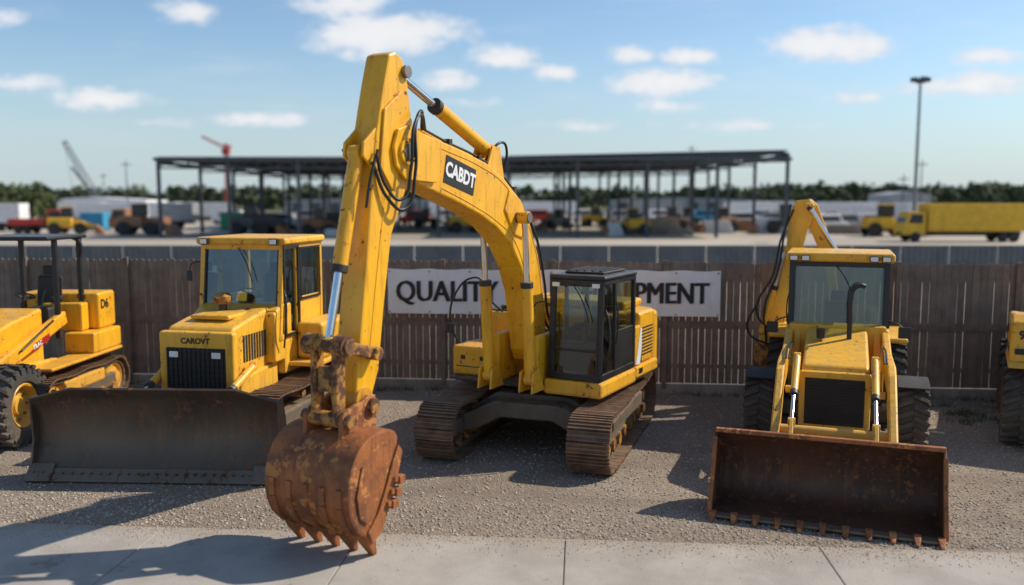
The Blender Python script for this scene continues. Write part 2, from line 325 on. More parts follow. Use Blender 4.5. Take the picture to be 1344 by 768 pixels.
nose=[(3.9,4.42),(4.6,4.45),(4.8,4.62),(4.84,4.85),(4.75,5.07),(4.5,5.14),(3.9,4.95)]
prism('boom_nose_plate_a',up,YEL,nose,-.27,-.223,.01); prism('boom_nose_plate_b',up,YEL,nose,.223,.27,.01)
prism('boom_side_boss',up,YEL,[(1.25,3.55),(1.7,3.65),(2.0,4.05),(1.85,4.35),(1.5,4.2),(1.2,3.85)],-.25,.25,.02)
for sgn in (-1,1):
    tube('weld_seam',up,YEL,[(sgn*.221,-s,z) for s,z in ((.70,1.7),(.72,2.7),(.95,3.4),(1.3,3.92),(2.0,4.44),(2.7,4.68),(3.7,4.88))],.008)
    tube('weld_seam',up,YEL,[(sgn*.221,-s,z) for s,z in ((.94,1.75),(1.03,2.3),(1.32,3.08),(1.68,3.58),(2.2,3.87),(2.9,4.12),(3.7,4.35))],.008)
cyl('boom_foot_pin',up,STEEL,(-.46,-.78,1.72),(.46,-.78,1.72),.10); cyl('boom_tip_pin',up,STEEL,(-.33,-4.58,4.80),(.33,-4.58,4.80),.11)
cyl('boom_tip_boss',up,YEL,(-.31,-4.58,4.80),(.31,-4.58,4.80),.17,24)
V,F=[],[]
for i in range(6):
    for sd in (-1,1):
        t=i*math.pi/3; q=Vector((sd*.31,-4.58+.13*math.cos(t),4.8+.13*math.sin(t))); cylV(V,F,q,q+X*sd*.02,.016,6)
mk('pin_bolts',V,F,STEEL,up)
cyl('boom_cylinder_pin',up,STEEL,(-.48,-1.62,3.92),(.48,-1.62,3.92),.085)
for tag,x in (('a',-.38),('b',.38)):
    hyd(up,'boom_'+tag,(x,-1.42,1.32),(x,-1.62,3.92),.092,.05,.60)
    prism('cylinder_lug_'+tag,up,YEL,[(1.15,1.12),(1.6,1.12),(1.55,1.45),(1.35,1.5)],x-.13,x-.10,.01)
    prism('cylinder_lug2_'+tag,up,YEL,[(1.15,1.12),(1.6,1.12),(1.55,1.45),(1.35,1.5)],x+.10,x+.13,.01)
a=-.235; ay=Vector((0,math.cos(a),math.sin(a))); az=Vector((0,-math.sin(a),math.cos(a)))
V,F=[],[]; obox(V,F,(.224,-3.25,4.53),ay,az,X,(-.40,.40),(-.19,.19),(-.003,.006)); mk('logo_plate',V,F,INK,up,.004)
text('logo_text',up,WHITE,'CABDT',(.234,-3.25,4.53),.27,ay,az,off=.010,align='CENTER',sx=.88)
for i,x in enumerate((-.13,-.05,.05,.13)):
    tube('hydraulic_pipe_%d'%i,up,DARK if i%2 else YEL,[(x,-1.02,3.88),(x,-1.52,4.34),(x,-1.95,4.60),(x,-2.6,4.81),(x,-3.5,5.0),(x,-4.0,5.12)],.018)
boxes('pipe_clamps',up,DARK,[((-.18,.18),(-1.58,-1.50),(4.28,4.40)),((-.18,.18),(-2.65,-2.57),(4.75,4.84)),((-.18,.18),(-3.45,-3.37),(4.93,5.03))],.005)
tube('hose_joint_a',up,HOSE,[(.15,-4.0,5.12),(.30,-4.3,5.28),(.36,-4.55,5.1),(.36,-4.62,4.6),(.33,-4.8,4.2),(.26,-5.0,4.35),(.22,-5.15,4.75)],.022)
tube('hose_joint_b',up,HOSE,[(.10,-4.0,5.12),(.27,-4.25,5.33),(.34,-4.48,5.15),(.34,-4.5,4.55),(.31,-4.7,4.08),(.25,-4.95,4.2),(.2,-5.2,4.65)],.022)
tube('hose_joint_c',up,HOSE,[(-.15,-4.0,5.12),(-.30,-4.3,5.33),(-.34,-4.65,5.2),(-.34,-4.95,4.9),(-.28,-5.15,4.8)],.022)
tube('hose_stick',up,HOSE,[(.21,-5.1,4.8),(.22,-5.28,4.4),(.20,-5.33,4.1)],.018)
tube('hose_cyl_tail',up,HOSE,[(-.05,-2.2,4.75),(-.16,-2.0,5.02),(-.10,-1.8,4.95),(0,-1.75,4.62)],.02)
tube('hose_cyl_tail_b',up,HOSE,[(.05,-2.3,4.75),(.17,-2.0,5.06),(.12,-1.72,4.93),(.02,-1.7,4.6)],.02)
for k in range(4):
    x=-.15+.1*k
    tube('hose_boom_foot_%d'%k,up,HOSE,[(x,-1.0,3.86),(x,-.72,3.5),(x,-.46,2.8),(x,-.30,2.2),(x,.1,1.8),(x,.3,1.6)],.022)
stickp=[(5.28,1.72),(5.10,2.1),(4.97,2.9),(4.80,3.75),(4.46,4.35),(4.34,4.75),(4.33,5.2),(4.42,5.72),(4.52,5.96),(4.66,6.03),(4.80,5.98),(4.92,5.6),(5.08,5.0),(5.18,4.4),(5.32,3.4),(5.50,2.3),(5.55,1.9),(5.45,1.72)]
prism('stick',up,YEL,stickp,-.18,.18,.03)
ck=[(4.36,4.6),(4.8,4.3),(5.05,4.6),(4.95,5.3),(4.6,5.55),(4.38,5.2)]
prism('stick_cheek_a',up,YEL,ck,-.215,-.183,.008); prism('stick_cheek_b',up,YEL,ck,.183,.215,.008)
for sgn in (-1,1): tube('weld_seam_stick',up,YEL,[(sgn*.181,-s,z) for s,z in ((5.30,2.3),(5.10,3.4),(4.96,4.1))],.008)
cyl('stick_top_pin',up,STEEL,(-.24,-4.48,5.80),(.24,-4.48,5.80),.08)
hyd(up,'stick',(0,-2.1,4.93),(0,-4.42,5.81),.10,.055,.62)
for tag,x0,x1 in (('a',-.16,-.12),('b',.12,.16)):
    prism('stick_cylinder_lug_'+tag,up,YEL,[(1.85,4.45),(2.4,4.65),(2.22,5.0),(2.0,5.0)],x0,x1,.01)
    prism('bucket_cylinder_lug_'+tag,up,YEL,[(4.9,5.2),(5.05,4.5),(5.32,4.72),(5.3,4.88)],x0,x1,.01)
hyd(up,'bucket',(0,-5.24,4.76),(0,-5.84,2.50),.092,.052,.62)
def link(tag,a,b,w0,w1,h,mat=GREASE):
    a=Vector((0,-a[0],a[1]));b=Vector((0,-b[0],b[1]))
    beam('link_'+tag,up,mat,a+X*(w0+w1)/2,b+X*(w0+w1)/2,abs(w1-w0),h,.02)
for tag,x in (('a',-.26),('b',.26)):
    link('rocker_'+tag,(5.30,2.34),(5.86,2.50),x-.035,x+.035,.15)
cyl('link_pin_a',up,GREASE,(-.34,-5.30,2.34),(.34,-5.30,2.34),.085); cyl('link_pin_b',up,GREASE,(-.34,-5.85,2.50),(.34,-5.85,2.50),.09)
cyl('link_boss_a',up,GREASE,(-.31,-5.85,2.50),(-.14,-5.85,2.50),.13);cyl('link_boss_b',up,GREASE,(.14,-5.85,2.50),(.31,-5.85,2.50),.13)
link('power_a',(5.85,2.5),(5.86,1.64),-.20,-.12,.17); link('power_b',(5.85,2.5),(5.86,1.64),.12,.20,.17); link('power_web',(5.86,2.25),(5.87,1.95),-.11,.11,.10)
cyl('bucket_pin_front',up,GREASE,(-.36,-5.86,1.62),(.36,-5.86,1.62),.09); cyl('bucket_pin_rear',up,GREASE,(-.36,-5.42,1.72),(.36,-5.42,1.72),.095)
cyl('stick_end_boss',up,ORG,(-.20,-5.42,1.78),(.20,-5.42,1.78),.16)
for tag,x in (('a',-.30),('b',.24)):
    prism('bucket_ear_'+tag,up,RUST,[(5.36,1.35),(5.29,1.70),(5.34,1.84),(5.46,1.86),(5.6,1.80),(5.84,1.76),(5.96,1.68),(6.0,1.3),(5.8,1.2)],x,x+.06,.012)
# bucket
arc=[(5.36,1.34),(5.44,1.46),(5.70,1.50),(5.98,1.44),(6.19,1.24),(6.27,.98),(6.27,.74),(6.20,.54),(6.10,.42),(5.98,.34),(5.86,.29)]
def strip(name,arc,x0,x1,mat,p,th,bev=.008,taper=0):
    V,F=[],[]
    xs=[x0+(x1-x0)*i/6 for i in range(7)]
    for s,z in arc:
        k=1-taper*max(0,1.5-z)
        for x in xs: V.append((x*k,-s,z))
    m=len(xs)
    for i in range(len(arc)-1):
        for j in range(m-1): F.append((i*m+j,i*m+j+1,(i+1)*m+j+1,(i+1)*m+j))
    return mk(name,V,F,mat,p,bev,smooth=50,solid=th)
def smooth_arc(a,it=2):
    for _ in range(it):
        b=[a[0]]
        for p,q in zip(a[:-1],a[1:]):
            b+= [(p[0]*.75+q[0]*.25,p[1]*.75+q[1]*.25),(p[0]*.25+q[0]*.75,p[1]*.25+q[1]*.75)]
        b.append(a[-1]); a=b
    return a
BW=.63
sarc=smooth_arc(arc,1)
strip('bucket_shell',sarc,-BW,BW,RUST,up,.035)
sidep=sarc+[(5.72,.42),(5.58,.68),(5.44,1.02)]
for tag,x in (('a',-BW),('b',BW-.035)): prism('bucket_side_'+tag,up,RUST,sidep,x,x+.04,.008)
for tag,x in (('a',-BW-.03),('b',BW+.006)):
    prism('side_cutter_'+tag,up,RUST,[(5.90,.22),(5.72,.32),(5.52,.66),(5.36,1.00),(5.30,1.18),(5.38,1.28),(5.50,1.08),(5.64,.80),(5.80,.54),(5.98,.38)],x,x+.03,.008)
    prism('wear_plate_'+tag,up,RUST,[(6.06,1.18),(6.17,.86),(6.12,.58),(5.98,.48),(5.92,.66),(5.96,.98)],x+.002,x+.026,.006)
V,F=[],[]
for k in range(3):
    s0,z0=(5.62-.07*k,.62+.13*k); cylV(V,F,(BW+.02,-s0,z0),(BW+.08,-s0,z0),.038,8)
    obox(V,F,(BW+.01,-s0+.09,z0-.02),X,Y,Z,(0,.09),(-.055,.055),(-.05,.05))
mk('side_cutter_bolts',V,F,RUST,up,.008)
V,F=[],[]
wear=[(6.28,.95),(6.28,.74),(6.21,.53),(6.11,.41),(5.98,.33),(5.88,.29)]
for x in (-.50,-.25,0,.25,.50):
    for (s0,z0),(s1,z1) in zip(wear[:-1],wear[1:]):
        a0=Vector((x,-s0,z0));b0=Vector((x,-s1,z1)); d=(b0-a0).normalized(); nrm=d.cross(X); obox(V,F,a0,X,nrm,d,(-.04,.04),(-.03,.035),(0,(b0-a0).length))
mk('wear_strips',V,F,RUST,up,.006)
box('bucket_lip',up,RUST,(-BW-.02,BW+.02),(-5.95,-5.80),(.24,.34),.02)
V,F=[],[]
for i in range(5):
    x=-BW+.08+i*(2*BW-.16)/4
    n=len(V)
    for (s,z,hw,hd) in ((5.94,.40,.085,.085),(5.86,.21,.075,.07),(5.74,-.02,.03,.02)):
        V+= [Vector((x-hw,-(s-hd),z)),Vector((x+hw,-(s-hd),z)),Vector((x+hw,-(s+hd),z)),Vector((x-hw,-(s+hd),z))]
    F.append((n,n+1,n+2,n+3)); F.append((n+8,n+9,n+10,n+11))
    for l in (0,4):
        for q in range(4): F.append((n+l+q,n+l+(q+1)%4,n+l+4+(q+1)%4,n+l+4+q))
mk('bucket_teeth',V,F,RUST,up,.01)
tube('handrail_right',up,BLK,[(-1.40,-.75,1.68),(-1.44,-.95,2.1),(-1.30,-.95,2.62),(-1.02,-.9,2.86),(-.88,-.8,2.82),(-.86,-.6,2.5),(-.86,-.12,2.20)],.018)
box('mirror_right',up,BLK,(-1.52,-1.34),(-.99,-.95),(1.88,2.06),.015)
tube('mirror_arm',up,BLK,[(.54,-1.0,2.5),(.40,-1.15,2.55),(.30,-1.2,2.45)],.012)
tube('handrail_left',up,BLK,[(1.47,-.95,1.45),(1.53,-.98,1.6),(1.53,-.93,2.3),(1.46,-.90,2.45)],.014)
# ------------------------------------------------------------------ BULLDOZER
bd=empty('bulldozer',(-4.76,15.86,0),R(-12))
for tag,x,sd in (('a',-1.08,-1),('b',1.08,1)):
    track(bd,tag,x,.56,-1.45,1.35,.50,.53,.19)
    idler(bd,'front_'+tag,x,-1.45,.53,.38,GREASE,sd); idler(bd,'sprocket_'+tag,x,1.35,.53,.40,YEL,sd)
    box('fender_'+tag,bd,YEL2,(min(x-sd*.3,x+sd*.28),max(x-sd*.3,x+sd*.28)),(-.15,1.45),(1.22,1.30),.02)
    box('side_tank_'+tag,bd,YEL2,(min(sd*.80,sd*1.32),max(sd*.80,sd*1.32)),(.15,1.4),(1.303,1.98),.08,seg=3)
    beam('push_arm_'+tag,bd,YEL2,(sd*.74,-.9,.62),(sd*.66,-2.55,.55),.14,.24,.03)
    hyd(bd,'lift_'+tag,(sd*.76,-1.35,1.45),(sd*.72,-2.5,1.0),.065,.035,.6,YEL2)
prism('engine_hood',bd,YEL2,[(1.72,1.2),(1.74,2.0),(1.66,2.12),(1.2,2.2),(.35,2.34),(.35,1.2)],-.60,.60,.06,seg=3)
prism('engine_side_a',bd,YEL2,[(1.6,.6),(1.6,1.25),(.3,1.35),(.3,.6)],-.66,-.3,.03); prism('engine_side_b',bd,YEL2,[(1.6,.6),(1.6,1.25),(.3,1.35),(.3,.6)],.3,.66,.03)
box('belly_frame',bd,DARK,(-.55,.55),(-1.5,1.5),(.42,1.1),.04)
box('radiator_guard',bd,YEL2,(-.67,.67),(-1.84,-1.66),(.75,2.06),.05,seg=3)
box('grille',bd,GRILLE,(-.53,.53),(-1.855,-1.80),(1.12,1.80),.01)
boxes('grille_bars',bd,BLK,[((-.50+i*.082,-.487+i*.082),(-1.872,-1.85),(1.13,1.79)) for i in range(13)]+[((-.52,.52),(-1.868,-1.85),(1.15+j*.1,1.162+j*.1)) for j in range(7)],.002)
boxes('grille_lamps',bd,LAMPM,[((-.46,-.30),(-1.88,-1.86),(1.64,1.74)),((.30,.46),(-1.88,-1.86),(1.64,1.74))],.01)
text('hood_lettering',bd,INK,'CAROVT',(0,-1.845,1.91),.13,off=.004,align='CENTER')
box('hood_top_plate',bd,YEL2,(-.36,.36),(-1.4,-.6),(2.20,2.28),.04)
boxes('hood_side_louvres',bd,DARK,[((.601,.612),(-1.4+i*.09,-1.35+i*.09),(1.5,1.95)) for i in range(9)],.003)
cyl('precleaner_stem',bd,DARK,(-.12,-.75,2.2),(-.12,-.75,2.42),.07)
lathe('precleaner_bowl',bd,GREASE,[(0,.001),(0,.12),(.05,.155),(.13,.155),(.18,.10),(.20,.001)],(-.12,-.75,2.40),24,axis=Z)
cyl('exhaust_pipe',bd,RUSTD,(.3,-.62,2.2),(.3,-.62,2.32),.05)
prism('cowl',bd,YEL2,[(.62,1.35),(.62,2.22),(.35,2.36),(-.05,2.36),(-.05,1.35)],-.78,.78,.05,seg=3)
box('cab_pedestal',bd,YEL2,(-.79,.79),(-.28,1.38),(1.1,1.72),.04)
cab(bd,-.80,.80,-.42,-.22,1.3,1.72,3.40,YEL2,YEL2,post=.085,mid=.40,roofh=.13,ov=.07,seaty=.75,sill=.4)
for x in (-.74,.60): 
    box('roof_lamp_housing',bd,BLK,(x,x+.16),(-.42,-.34),(3.40,3.52),.015); box('roof_lamp_lens',bd,LAMPM,(x+.02,x+.14),(-.432,-.42),(3.42,3.50),.005)
boxes('door_frame_trim',bd,BLK,[((.803,.83),(-.30,-.24),(1.8,3.35)),((.803,.83),(.26,.31),(1.8,3.35)),((.803,.83),(-.30,.31),(3.34,3.39)),((.803,.83),(-.30,.31),(1.76,1.82)),((.803,.82),(.36,.41),(2.4,3.3)),((.803,.82),(1.18,1.23),(2.4,3.3)),((.803,.82),(.36,1.23),(3.3,3.34)),((.803,.82),(.36,1.23),(2.36,2.41))],.006)
tube('grab_rail',bd,BLK,[(.86,-.45,1.6),(.92,-.5,1.9),(.90,-.42,2.5),(.84,-.36,2.6)],.016)
tube('cab_mirror_arm',bd,BLK,[(-.80,-.30,3.1),(-.92,-.40,3.05),(-.95,-.42,2.9)],.012); box('cab_mirror',bd,BLK,(-1.0,-.89),(-.44,-.42),(2.75,2.93),.01)
box('rear_winch',bd,YEL2,(-.5,.5),(1.4,1.95),(.6,1.5),.08)
# blade
bl=empty('blade',(.05,-3.05,0),R(9.5),bd)
def blade():
    prof=smooth_arc([(-.20,.03),(-.02,.20),(.12,.50),(.15,.85),(.07,1.18),(-.08,1.38)],2)
    nx=36; W=1.88; V,F=[],[]
    m=len(prof)
    for i in range(nx+1):
        x=-W+2*W*i/nx
        e=max(0,(abs(x)-1.28)/(W-1.28)); top=1.40-.16*e**.9 if e>0 else 1.40
        for j,(y,z) in enumerate(prof):
            V.append((x,y,z*(top/1.38) if z>.5 else z+.0))
    for i in range(nx):
        for j in range(m-1): F.append((i*m+j,i*m+j+1,(i+1)*m+j+1,(i+1)*m+j))
    mk('moldboard',V,F,BLADE,bl,.01,smooth=60,solid=.045)
    W2=W
    for tag,x in (('a',-W2-.02),('b',W2-.01)):
        mk('blade_end_'+tag,[(x+q,y,z) for q in (0,.035) for y,z in ((-.26,.02),(.22,.05),(.26,.5),(.26,.9),(.12,1.25),(-.08,1.25),(-.03,.6),(-.12,.25))],
           [tuple(range(8)),tuple(range(15,7,-1))]+[(i,(i+1)%8,(i+1)%8+8,i+8) for i in range(8)],BLADE,bl,.01)
    V,F=[],[]; d=Vector((0,.16,.17)).normalized(); nn=X.cross(d)
    for k in range(3):
        a0=-W2+.36+(2*W2-.72)*k/3; b0=-W2+.36+(2*W2-.72)*(k+1)/3-.006
        obox(V,F,(0,-.245,.012),X,d,nn,(a0,b0),(0,.22),(-.005,.03))
    mk('cutting_edge',V,F,EDGE,bl,.005)
    V,F=[],[]
    for sd in (-1,1): obox(V,F,(sd*(W2-.17),-.26,.01),X,d,nn,(-.2,.185),(0,.30),(0,.05))
    mk('corner_bits',V,F,EDGE,bl,.012)
    V,F=[],[]
    for i in range(26):
        x=-W2+.08+(2*W2-.16)*i/25
        q=Vector((x,-.245,.012))+d*.13-nn*-.03; cylV(V,F,q,q+(nn if nn.y<0 else -nn)*.04,.018,8)
    mk('edge_bolts',V,F,STEEL,bl)
    boxes('blade_back_ribs',bl,BLADE,[((-W2+.1,W2-.1),(.19,.33),(.25,.40)),((-W2+.1,W2-.1),(.19,.30),(.95,1.08))]+[((x,x+.05),(.19,.32),(.3,1.05)) for x in (-1.5,-.9,-.35,.3,.9,1.45)],.01)
blade()
# ------------------------------------------------------------------ CRAWLER LOADER far left
cl=empty('crawler_loader',(-9.45,16.8,0),R(-2))
for tag,x,sd in (('a',-.92,-1),('b',.92,1)):
    track(cl,tag,x,.42,-.9,1.45,.42,.50,.17)
    idler(cl,'front_'+tag,x,-.9,.50,.3,YEL,sd); idler(cl,'sprocket_'+tag,x,1.45,.50,.36,YEL,sd)
    wheel(cl,'front_'+tag,(sd*.98,-2.05,.69),.69,.50,sd,YEL,22)
    box('fender_'+tag,cl,YEL,(min(sd*.62,sd*1.14),max(sd*.62,sd*1.14)),(-1.1,1.6),(1.08,1.14),.02)
    box('side_box_'+tag,cl,YEL,(min(sd*.5,sd*1.1),max(sd*.5,sd*1.1)),(.5,1.65),(1.143,1.55),.04)
    beam('lift_arm_'+tag,cl,YEL,(sd*.60,.35,1.9),(sd*.62,-2.9,1.0),.13,.26,.03)
    box('track_frame_cover_'+tag,cl,YEL,(min(sd*.7,sd*1.1),max(sd*.7,sd*1.1)),(-.6,.9),(.55,.8),.04)
box('front_axle',cl,DARK,(-.85,.85),(-2.2,-1.9),(.55,.82),.05)
prism('engine_hood',cl,YEL,[(2.6,.8),(2.6,1.62),(2.5,1.72),(1.2,2.0),(.2,2.15),(.2,.8)],-.50,.50,.06,seg=3)
box('nose_grille',cl,GRILLE,(-.4,.4),(-2.62,-2.58),(.9,1.55),.01)
box('chassis',cl,DARK,(-.48,.48),(-2.4,1.5),(.5,.85),.04)
box('rear_tank',cl,YEL,(-.7,.95),(1.05,1.75),(1.553,2.3),.06,seg=3)
box('rear_tank_top',cl,YEL,(-.1,.75),(.75,1.05),(1.555,2.12),.04)
text('side_number',cl,INK,'D6',(.955,1.12,2.05),.26,Y,Z,off=.008)
text('front_number',cl,INK,'D6K',(.5,1.045,2.22),.10,X,Z,off=.004)
boxes('vents',cl,DARK,[((.2+i*.06,.23+i*.06),(1.04,1.055),(1.75,2.05)) for i in range(1,9)],.003)
quad('side_badge',cl,REDD,[(.672,-.9,1.40),(.672,-.3,1.55),(.672,-.3,1.68),(.672,-.9,1.53)])
text('side_badge_text',cl,WHITE,'TRAC',(.676,-.86,1.475),.12,Vector((0,.6,.15)),Vector((0,-.15,.6)),off=.003)
for x in (-.60,.60):
    for y in (.15,1.05): beam('rops_post',cl,BLK,(x,y,1.5),(x,y,3.42),.09,.09,.015)
tube('rops_bend',cl,BLK,[(.60,1.05,3.0),(.62,.98,3.38),(.5,.95,3.46)],.05)
box('rops_canopy',cl,BLK,(-.80,.70),(-.25,1.2),(3.42,3.50),.03)
seat(cl,0,.7,1.65)
tube('steering_wheel',cl,BLK,[(.17*math.cos(a),.1+.15*math.sin(a),2.35-.06*math.sin(a)) for a in [i*math.pi/4 for i in range(8)]],.014,True)
beam('steering_column',cl,BLK,(0,-.1,2.0),(0,.08,2.35),.05,.05)
tube('levers',cl,BLK,[(.3,.1,2.0),(.32,.15,2.3),(.34,.2,2.45)],.014)
tube('arm_hose',cl,HOSE,[(.7,-.2,1.9),(.78,-.8,1.75),(.72,-1.3,1.5)],.02)
hyd(cl,'lift_b',(.60,-.1,1.1),(.62,-1.9,1.25),.06,.035,.6); hyd(cl,'lift_a',(-.60,-.1,1.1),(-.62,-1.9,1.25),.06,.035,.6)
# ------------------------------------------------------------------ BACKHOE LOADER
bh=empty('backhoe_loader',(5.58,14.9,0),R(-20.5))
for tag,sd in (('a',-1),('b',1)):
    wheel(bh,'front_'+tag,(sd*1.22,0,.58),.58,.48,sd,YEL,20)
    wheel(bh,'rear_'+tag,(sd*1.0,2.05,.78),.78,.45,sd,YEL,22)
    V=[];F=[]
    pts=[(-.42,1.12),(-.2,1.20),(.1,1.22),(.42,1.14),(.6,.98)]
    for y,z in pts: V+= [(sd*.98,y,z),(sd*1.46,y,z)]
    F=[(2*i,2*i+1,2*i+3,2*i+2) for i in range(4)]
    mk('mudguard_'+tag,V,F,MUD,bh,.006,smooth=50,solid=.03)
    box('rear_fender_'+tag,bh,YEL2,(min(sd*.75,sd*1.22),max(sd*.75,sd*1.22)),(1.2,2.9),(1.60,1.70),.05)
    prism('loader_tower_'+tag,bh,YEL2,[(-.55,.8),(-.75,1.9),(-.60,2.02),(-.38,1.95),(.1,.8)],min(sd*.60,sd*.72),max(sd*.60,sd*.72),.02)
    prism('loader_arm_'+tag,bh,YEL2,[(-.62,1.98),(-.60,1.72),(.6,1.38),(1.9,1.30),(2.9,.62),(3.35,.24),(3.47,.34),(3.46,.50),(3.1,.85),(2.1,1.62),(1.8,1.72),(.6,1.72)],min(sd*.60,sd*.72)+sd*.13,max(sd*.60,sd*.72)+sd*.13,.025)
    hyd(bh,'lift_'+tag,(sd*.66,-.1,.95),(sd*.66,-2.0,1.30),.055,.03,.6,YEL2)
    hyd(bh,'tilt_'+tag,(sd*.56,-1.75,1.78),(sd*.56,-3.05,1.05),.055,.03,.6,YEL2)
    beam('tilt_link_'+tag,bh,YEL2,(sd*.56,-3.05,1.05),(sd*.56,-3.44,.72),.06,.12)
    box('step_'+tag,bh,BLK,(min(sd*.8,sd*1.05),max(sd*.8,sd*1.05)),(.75,1.15),(.48,.53),.01)
    for k in (0,1): tube('arm_hose_%s%d'%(tag,k),bh,HOSE,[(sd*(.70+.04*k),-.2,1.75),(sd*(.70+.04*k),-1.0,1.80),(sd*(.68+.04*k),-1.9,1.76)],.014)
cyl('arm_cross_tube',bh,YEL2,(-.74,-2.75,.85),(.74,-2.75,.85),.08)
box('front_axle',bh,DARK,(-1.0,1.0),(-.14,.14),(.45,.68),.05); box('rear_axle',bh,DARK,(-.9,.9),(1.9,2.2),(.6,.95),.05)
box('chassis',bh,DARK,(-.42,.42),(-1.35,2.6),(.42,.9),.04)
prism('engine_hood',bh,YEL2,[(1.50,.66),(1.52,1.42),(1.44,1.60),(1.2,1.66),(.2,1.84),(-.5,1.98),(-.5,.66)],-.50,.50,.06,seg=3)
box('grille_surround',bh,YEL2,(-.53,.53),(-1.58,-1.44),(.62,1.52),.04)
box('grille',bh,GRILLE,(-.44,.44),(-1.60,-1.56),(.68,1.42),.015)
boxes('grille_bars',bh,BLK,[((-.42,.42),(-1.612,-1.598),(.72+j*.045,.735+j*.045)) for j in range(15)],.002)
prism('cowl',bh,YEL2,[(-.36,1.2),(-.36,2.0),(-.62,2.02),(-.62,1.2)],-.8,.8,.03)
box('cab_base',bh,YEL2,(-.80,.80),(.55,2.0),(.75,1.22),.04)
cab(bh,-.84,.84,.52,.66,2.1,1.22,3.10,BLK,YEL2,post=.08,mid=.5,roofh=.16,ov=.07,seaty=1.4,sill=.35)
for x in (-.84,-.64,.49,.69):
    box('roof_lamp_housing',bh,BLK,(x,x+.15),(.45,.53),(3.115,3.22),.015); box('roof_lamp_lens',bh,LAMPM,(x+.015,x+.135),(.442,.45),(3.13,3.205),.005)
tube('exhaust_stack',bh,BLK,[(.20,-.15,1.75),(.20,-.15,2.2),(.20,-.15,2.55),(.24,-.13,2.70),(.34,-.10,2.76),(.42,-.08,2.74)],.042)
lathe('precleaner',bh,BLK,[(0,.001),(0,.07),(.16,.08),(.18,.001)],(-.25,-.3,1.86),20,axis=Z)
for sd in (-1,1):
    tube('mirror_arm',bh,BLK,[(sd*.84,.55,2.1),(sd*1.0,.42,2.05),(sd*1.08,.4,1.98)],.014); box('mirror',bh,BLK,(sd*1.09-.1,sd*1.09+.1),(.37,.40),(1.82,2.02),.02)
bk=empty('front_bucket',(-.08,0,0),0,bh)
bw=1.43
barc=smooth_arc([(4.42,.035),(4.0,.05),(3.72,.09),(3.56,.25),(3.53,.5),(3.60,.78),(3.78,1.0),(3.86,1.05)],2)
strip('bucket_shell',barc,-bw,bw,RUSTD,bk,.03)
bside=barc+[(3.98,.95),(4.10,.62),(4.36,.2)]
for tag,x in (('a',-bw-.005),('b',bw-.03)): prism('bucket_side_'+tag,bk,RUSTD,bside,x,x+.035,.008)
box('bucket_top_rail',bk,RUST,(-bw,bw),(-3.92,-3.84),(1.025,1.085),.015)
for tag,x in (('a',-bw-.02),('b',bw-.035)):
    prism('bucket_side_edge_'+tag,bk,RUST,[(4.0,.98),(4.13,.64),(4.40,.2),(4.44,.06),(4.34,.08),(4.05,.6),(3.92,.95)],x,x+.055,.008)
box('bucket_lip',bk,EDGE,(-bw,bw),(-4.50,-4.34),(.025,.062),.012)
V,F=[],[]
for i in range(11):
    x=-bw+.06+i*(2*bw-.12)/10
    n=len(V); 
    for s,hw,z0,z1 in ((4.40,.045,.01,.10),(4.50,.042,.01,.095),(4.62,.02,.012,.03)):
        V+=[Vector((x-hw,-s,z0)),Vector((x+hw,-s,z0)),Vector((x+hw,-s,z1)),Vector((x-hw,-s,z1))]
    F.append((n,n+1,n+2,n+3)); F.append((n+8,n+9,n+10,n+11))
    for l in (0,4):
        for q in range(4): F.append((n+l+q,n+l+(q+1)%4,n+l+4+(q+1)%4,n+l+4+q))
mk('bucket_teeth',V,F,RUST,bk,.008)
boxes('bucket_back_ribs',bk,RUSTD,[((x,x+.06),(-3.50,-3.40),(.2,.8)) for x in (-1.0,-.85,.8,.95)],.01)
box('rear_frame',bh,YEL2,(-1.1,1.1),(2.45,2.62),(.55,1.3),.04)
for sd in (-1,1): beam('stabiliser_'+str(sd),bh,YEL2,(sd*1.0,2.7,1.3),(sd*1.35,2.75,.25),.14,.16,.02); 
cyl('king_post',bh,GREASE,(-.9,2.8,.6),(-.9,2.8,1.5),.14)
prismx('backhoe_boom',bh,YEL2,[(-1.52,1.15),(-1.30,1.1),(-1.02,1.6),(-.88,2.3),(-.76,3.0),(-.62,3.6),(-.50,4.08),(-.60,4.2),(-.86,4.18),(-.98,3.9),(-1.02,3.2),(-1.15,2.4),(-1.40,1.7)],2.65,2.87,.02)
prismx('backhoe_dipper',bh,YEL2,[(-.90,4.10),(-.60,4.22),(-.46,4.1),(-.15,3.3),(.02,2.2),(-.12,2.2),(-.36,3.1),(-.72,3.9)],2.90,3.05,.02)
hyd(bh,'dipper',(-.62,2.6,4.08),(-.02,2.72,3.1),.05,.05,.06,YEL2)
hyd(bh,'boom',(-1.45,2.62,1.5),(-1.02,2.62,3.2),.06,.035,.55,YEL2)
tube('boom_hose_a',bh,HOSE,[(-1.35,2.62,1.3),(-1.40,2.55,2.0),(-1.15,2.55,2.8),(-1.05,2.55,3.6),(-.95,2.6,4.1)],.022)
tube('boom_hose_b',bh,HOSE,[(-1.1,2.62,1.4),(-1.55,2.55,1.9),(-1.25,2.55,2.7),(-1.12,2.55,3.4),(-.9,2.6,4.0)],.022)
tube('boom_hose_c',bh,HOSE,[(-1.2,2.62,1.2),(-1.7,2.5,1.5),(-1.5,2.5,2.2)],.022)
box('swing_casting',bh,GREASE,(-1.6,-1.0),(2.6,2.95),(.75,1.25),.06)
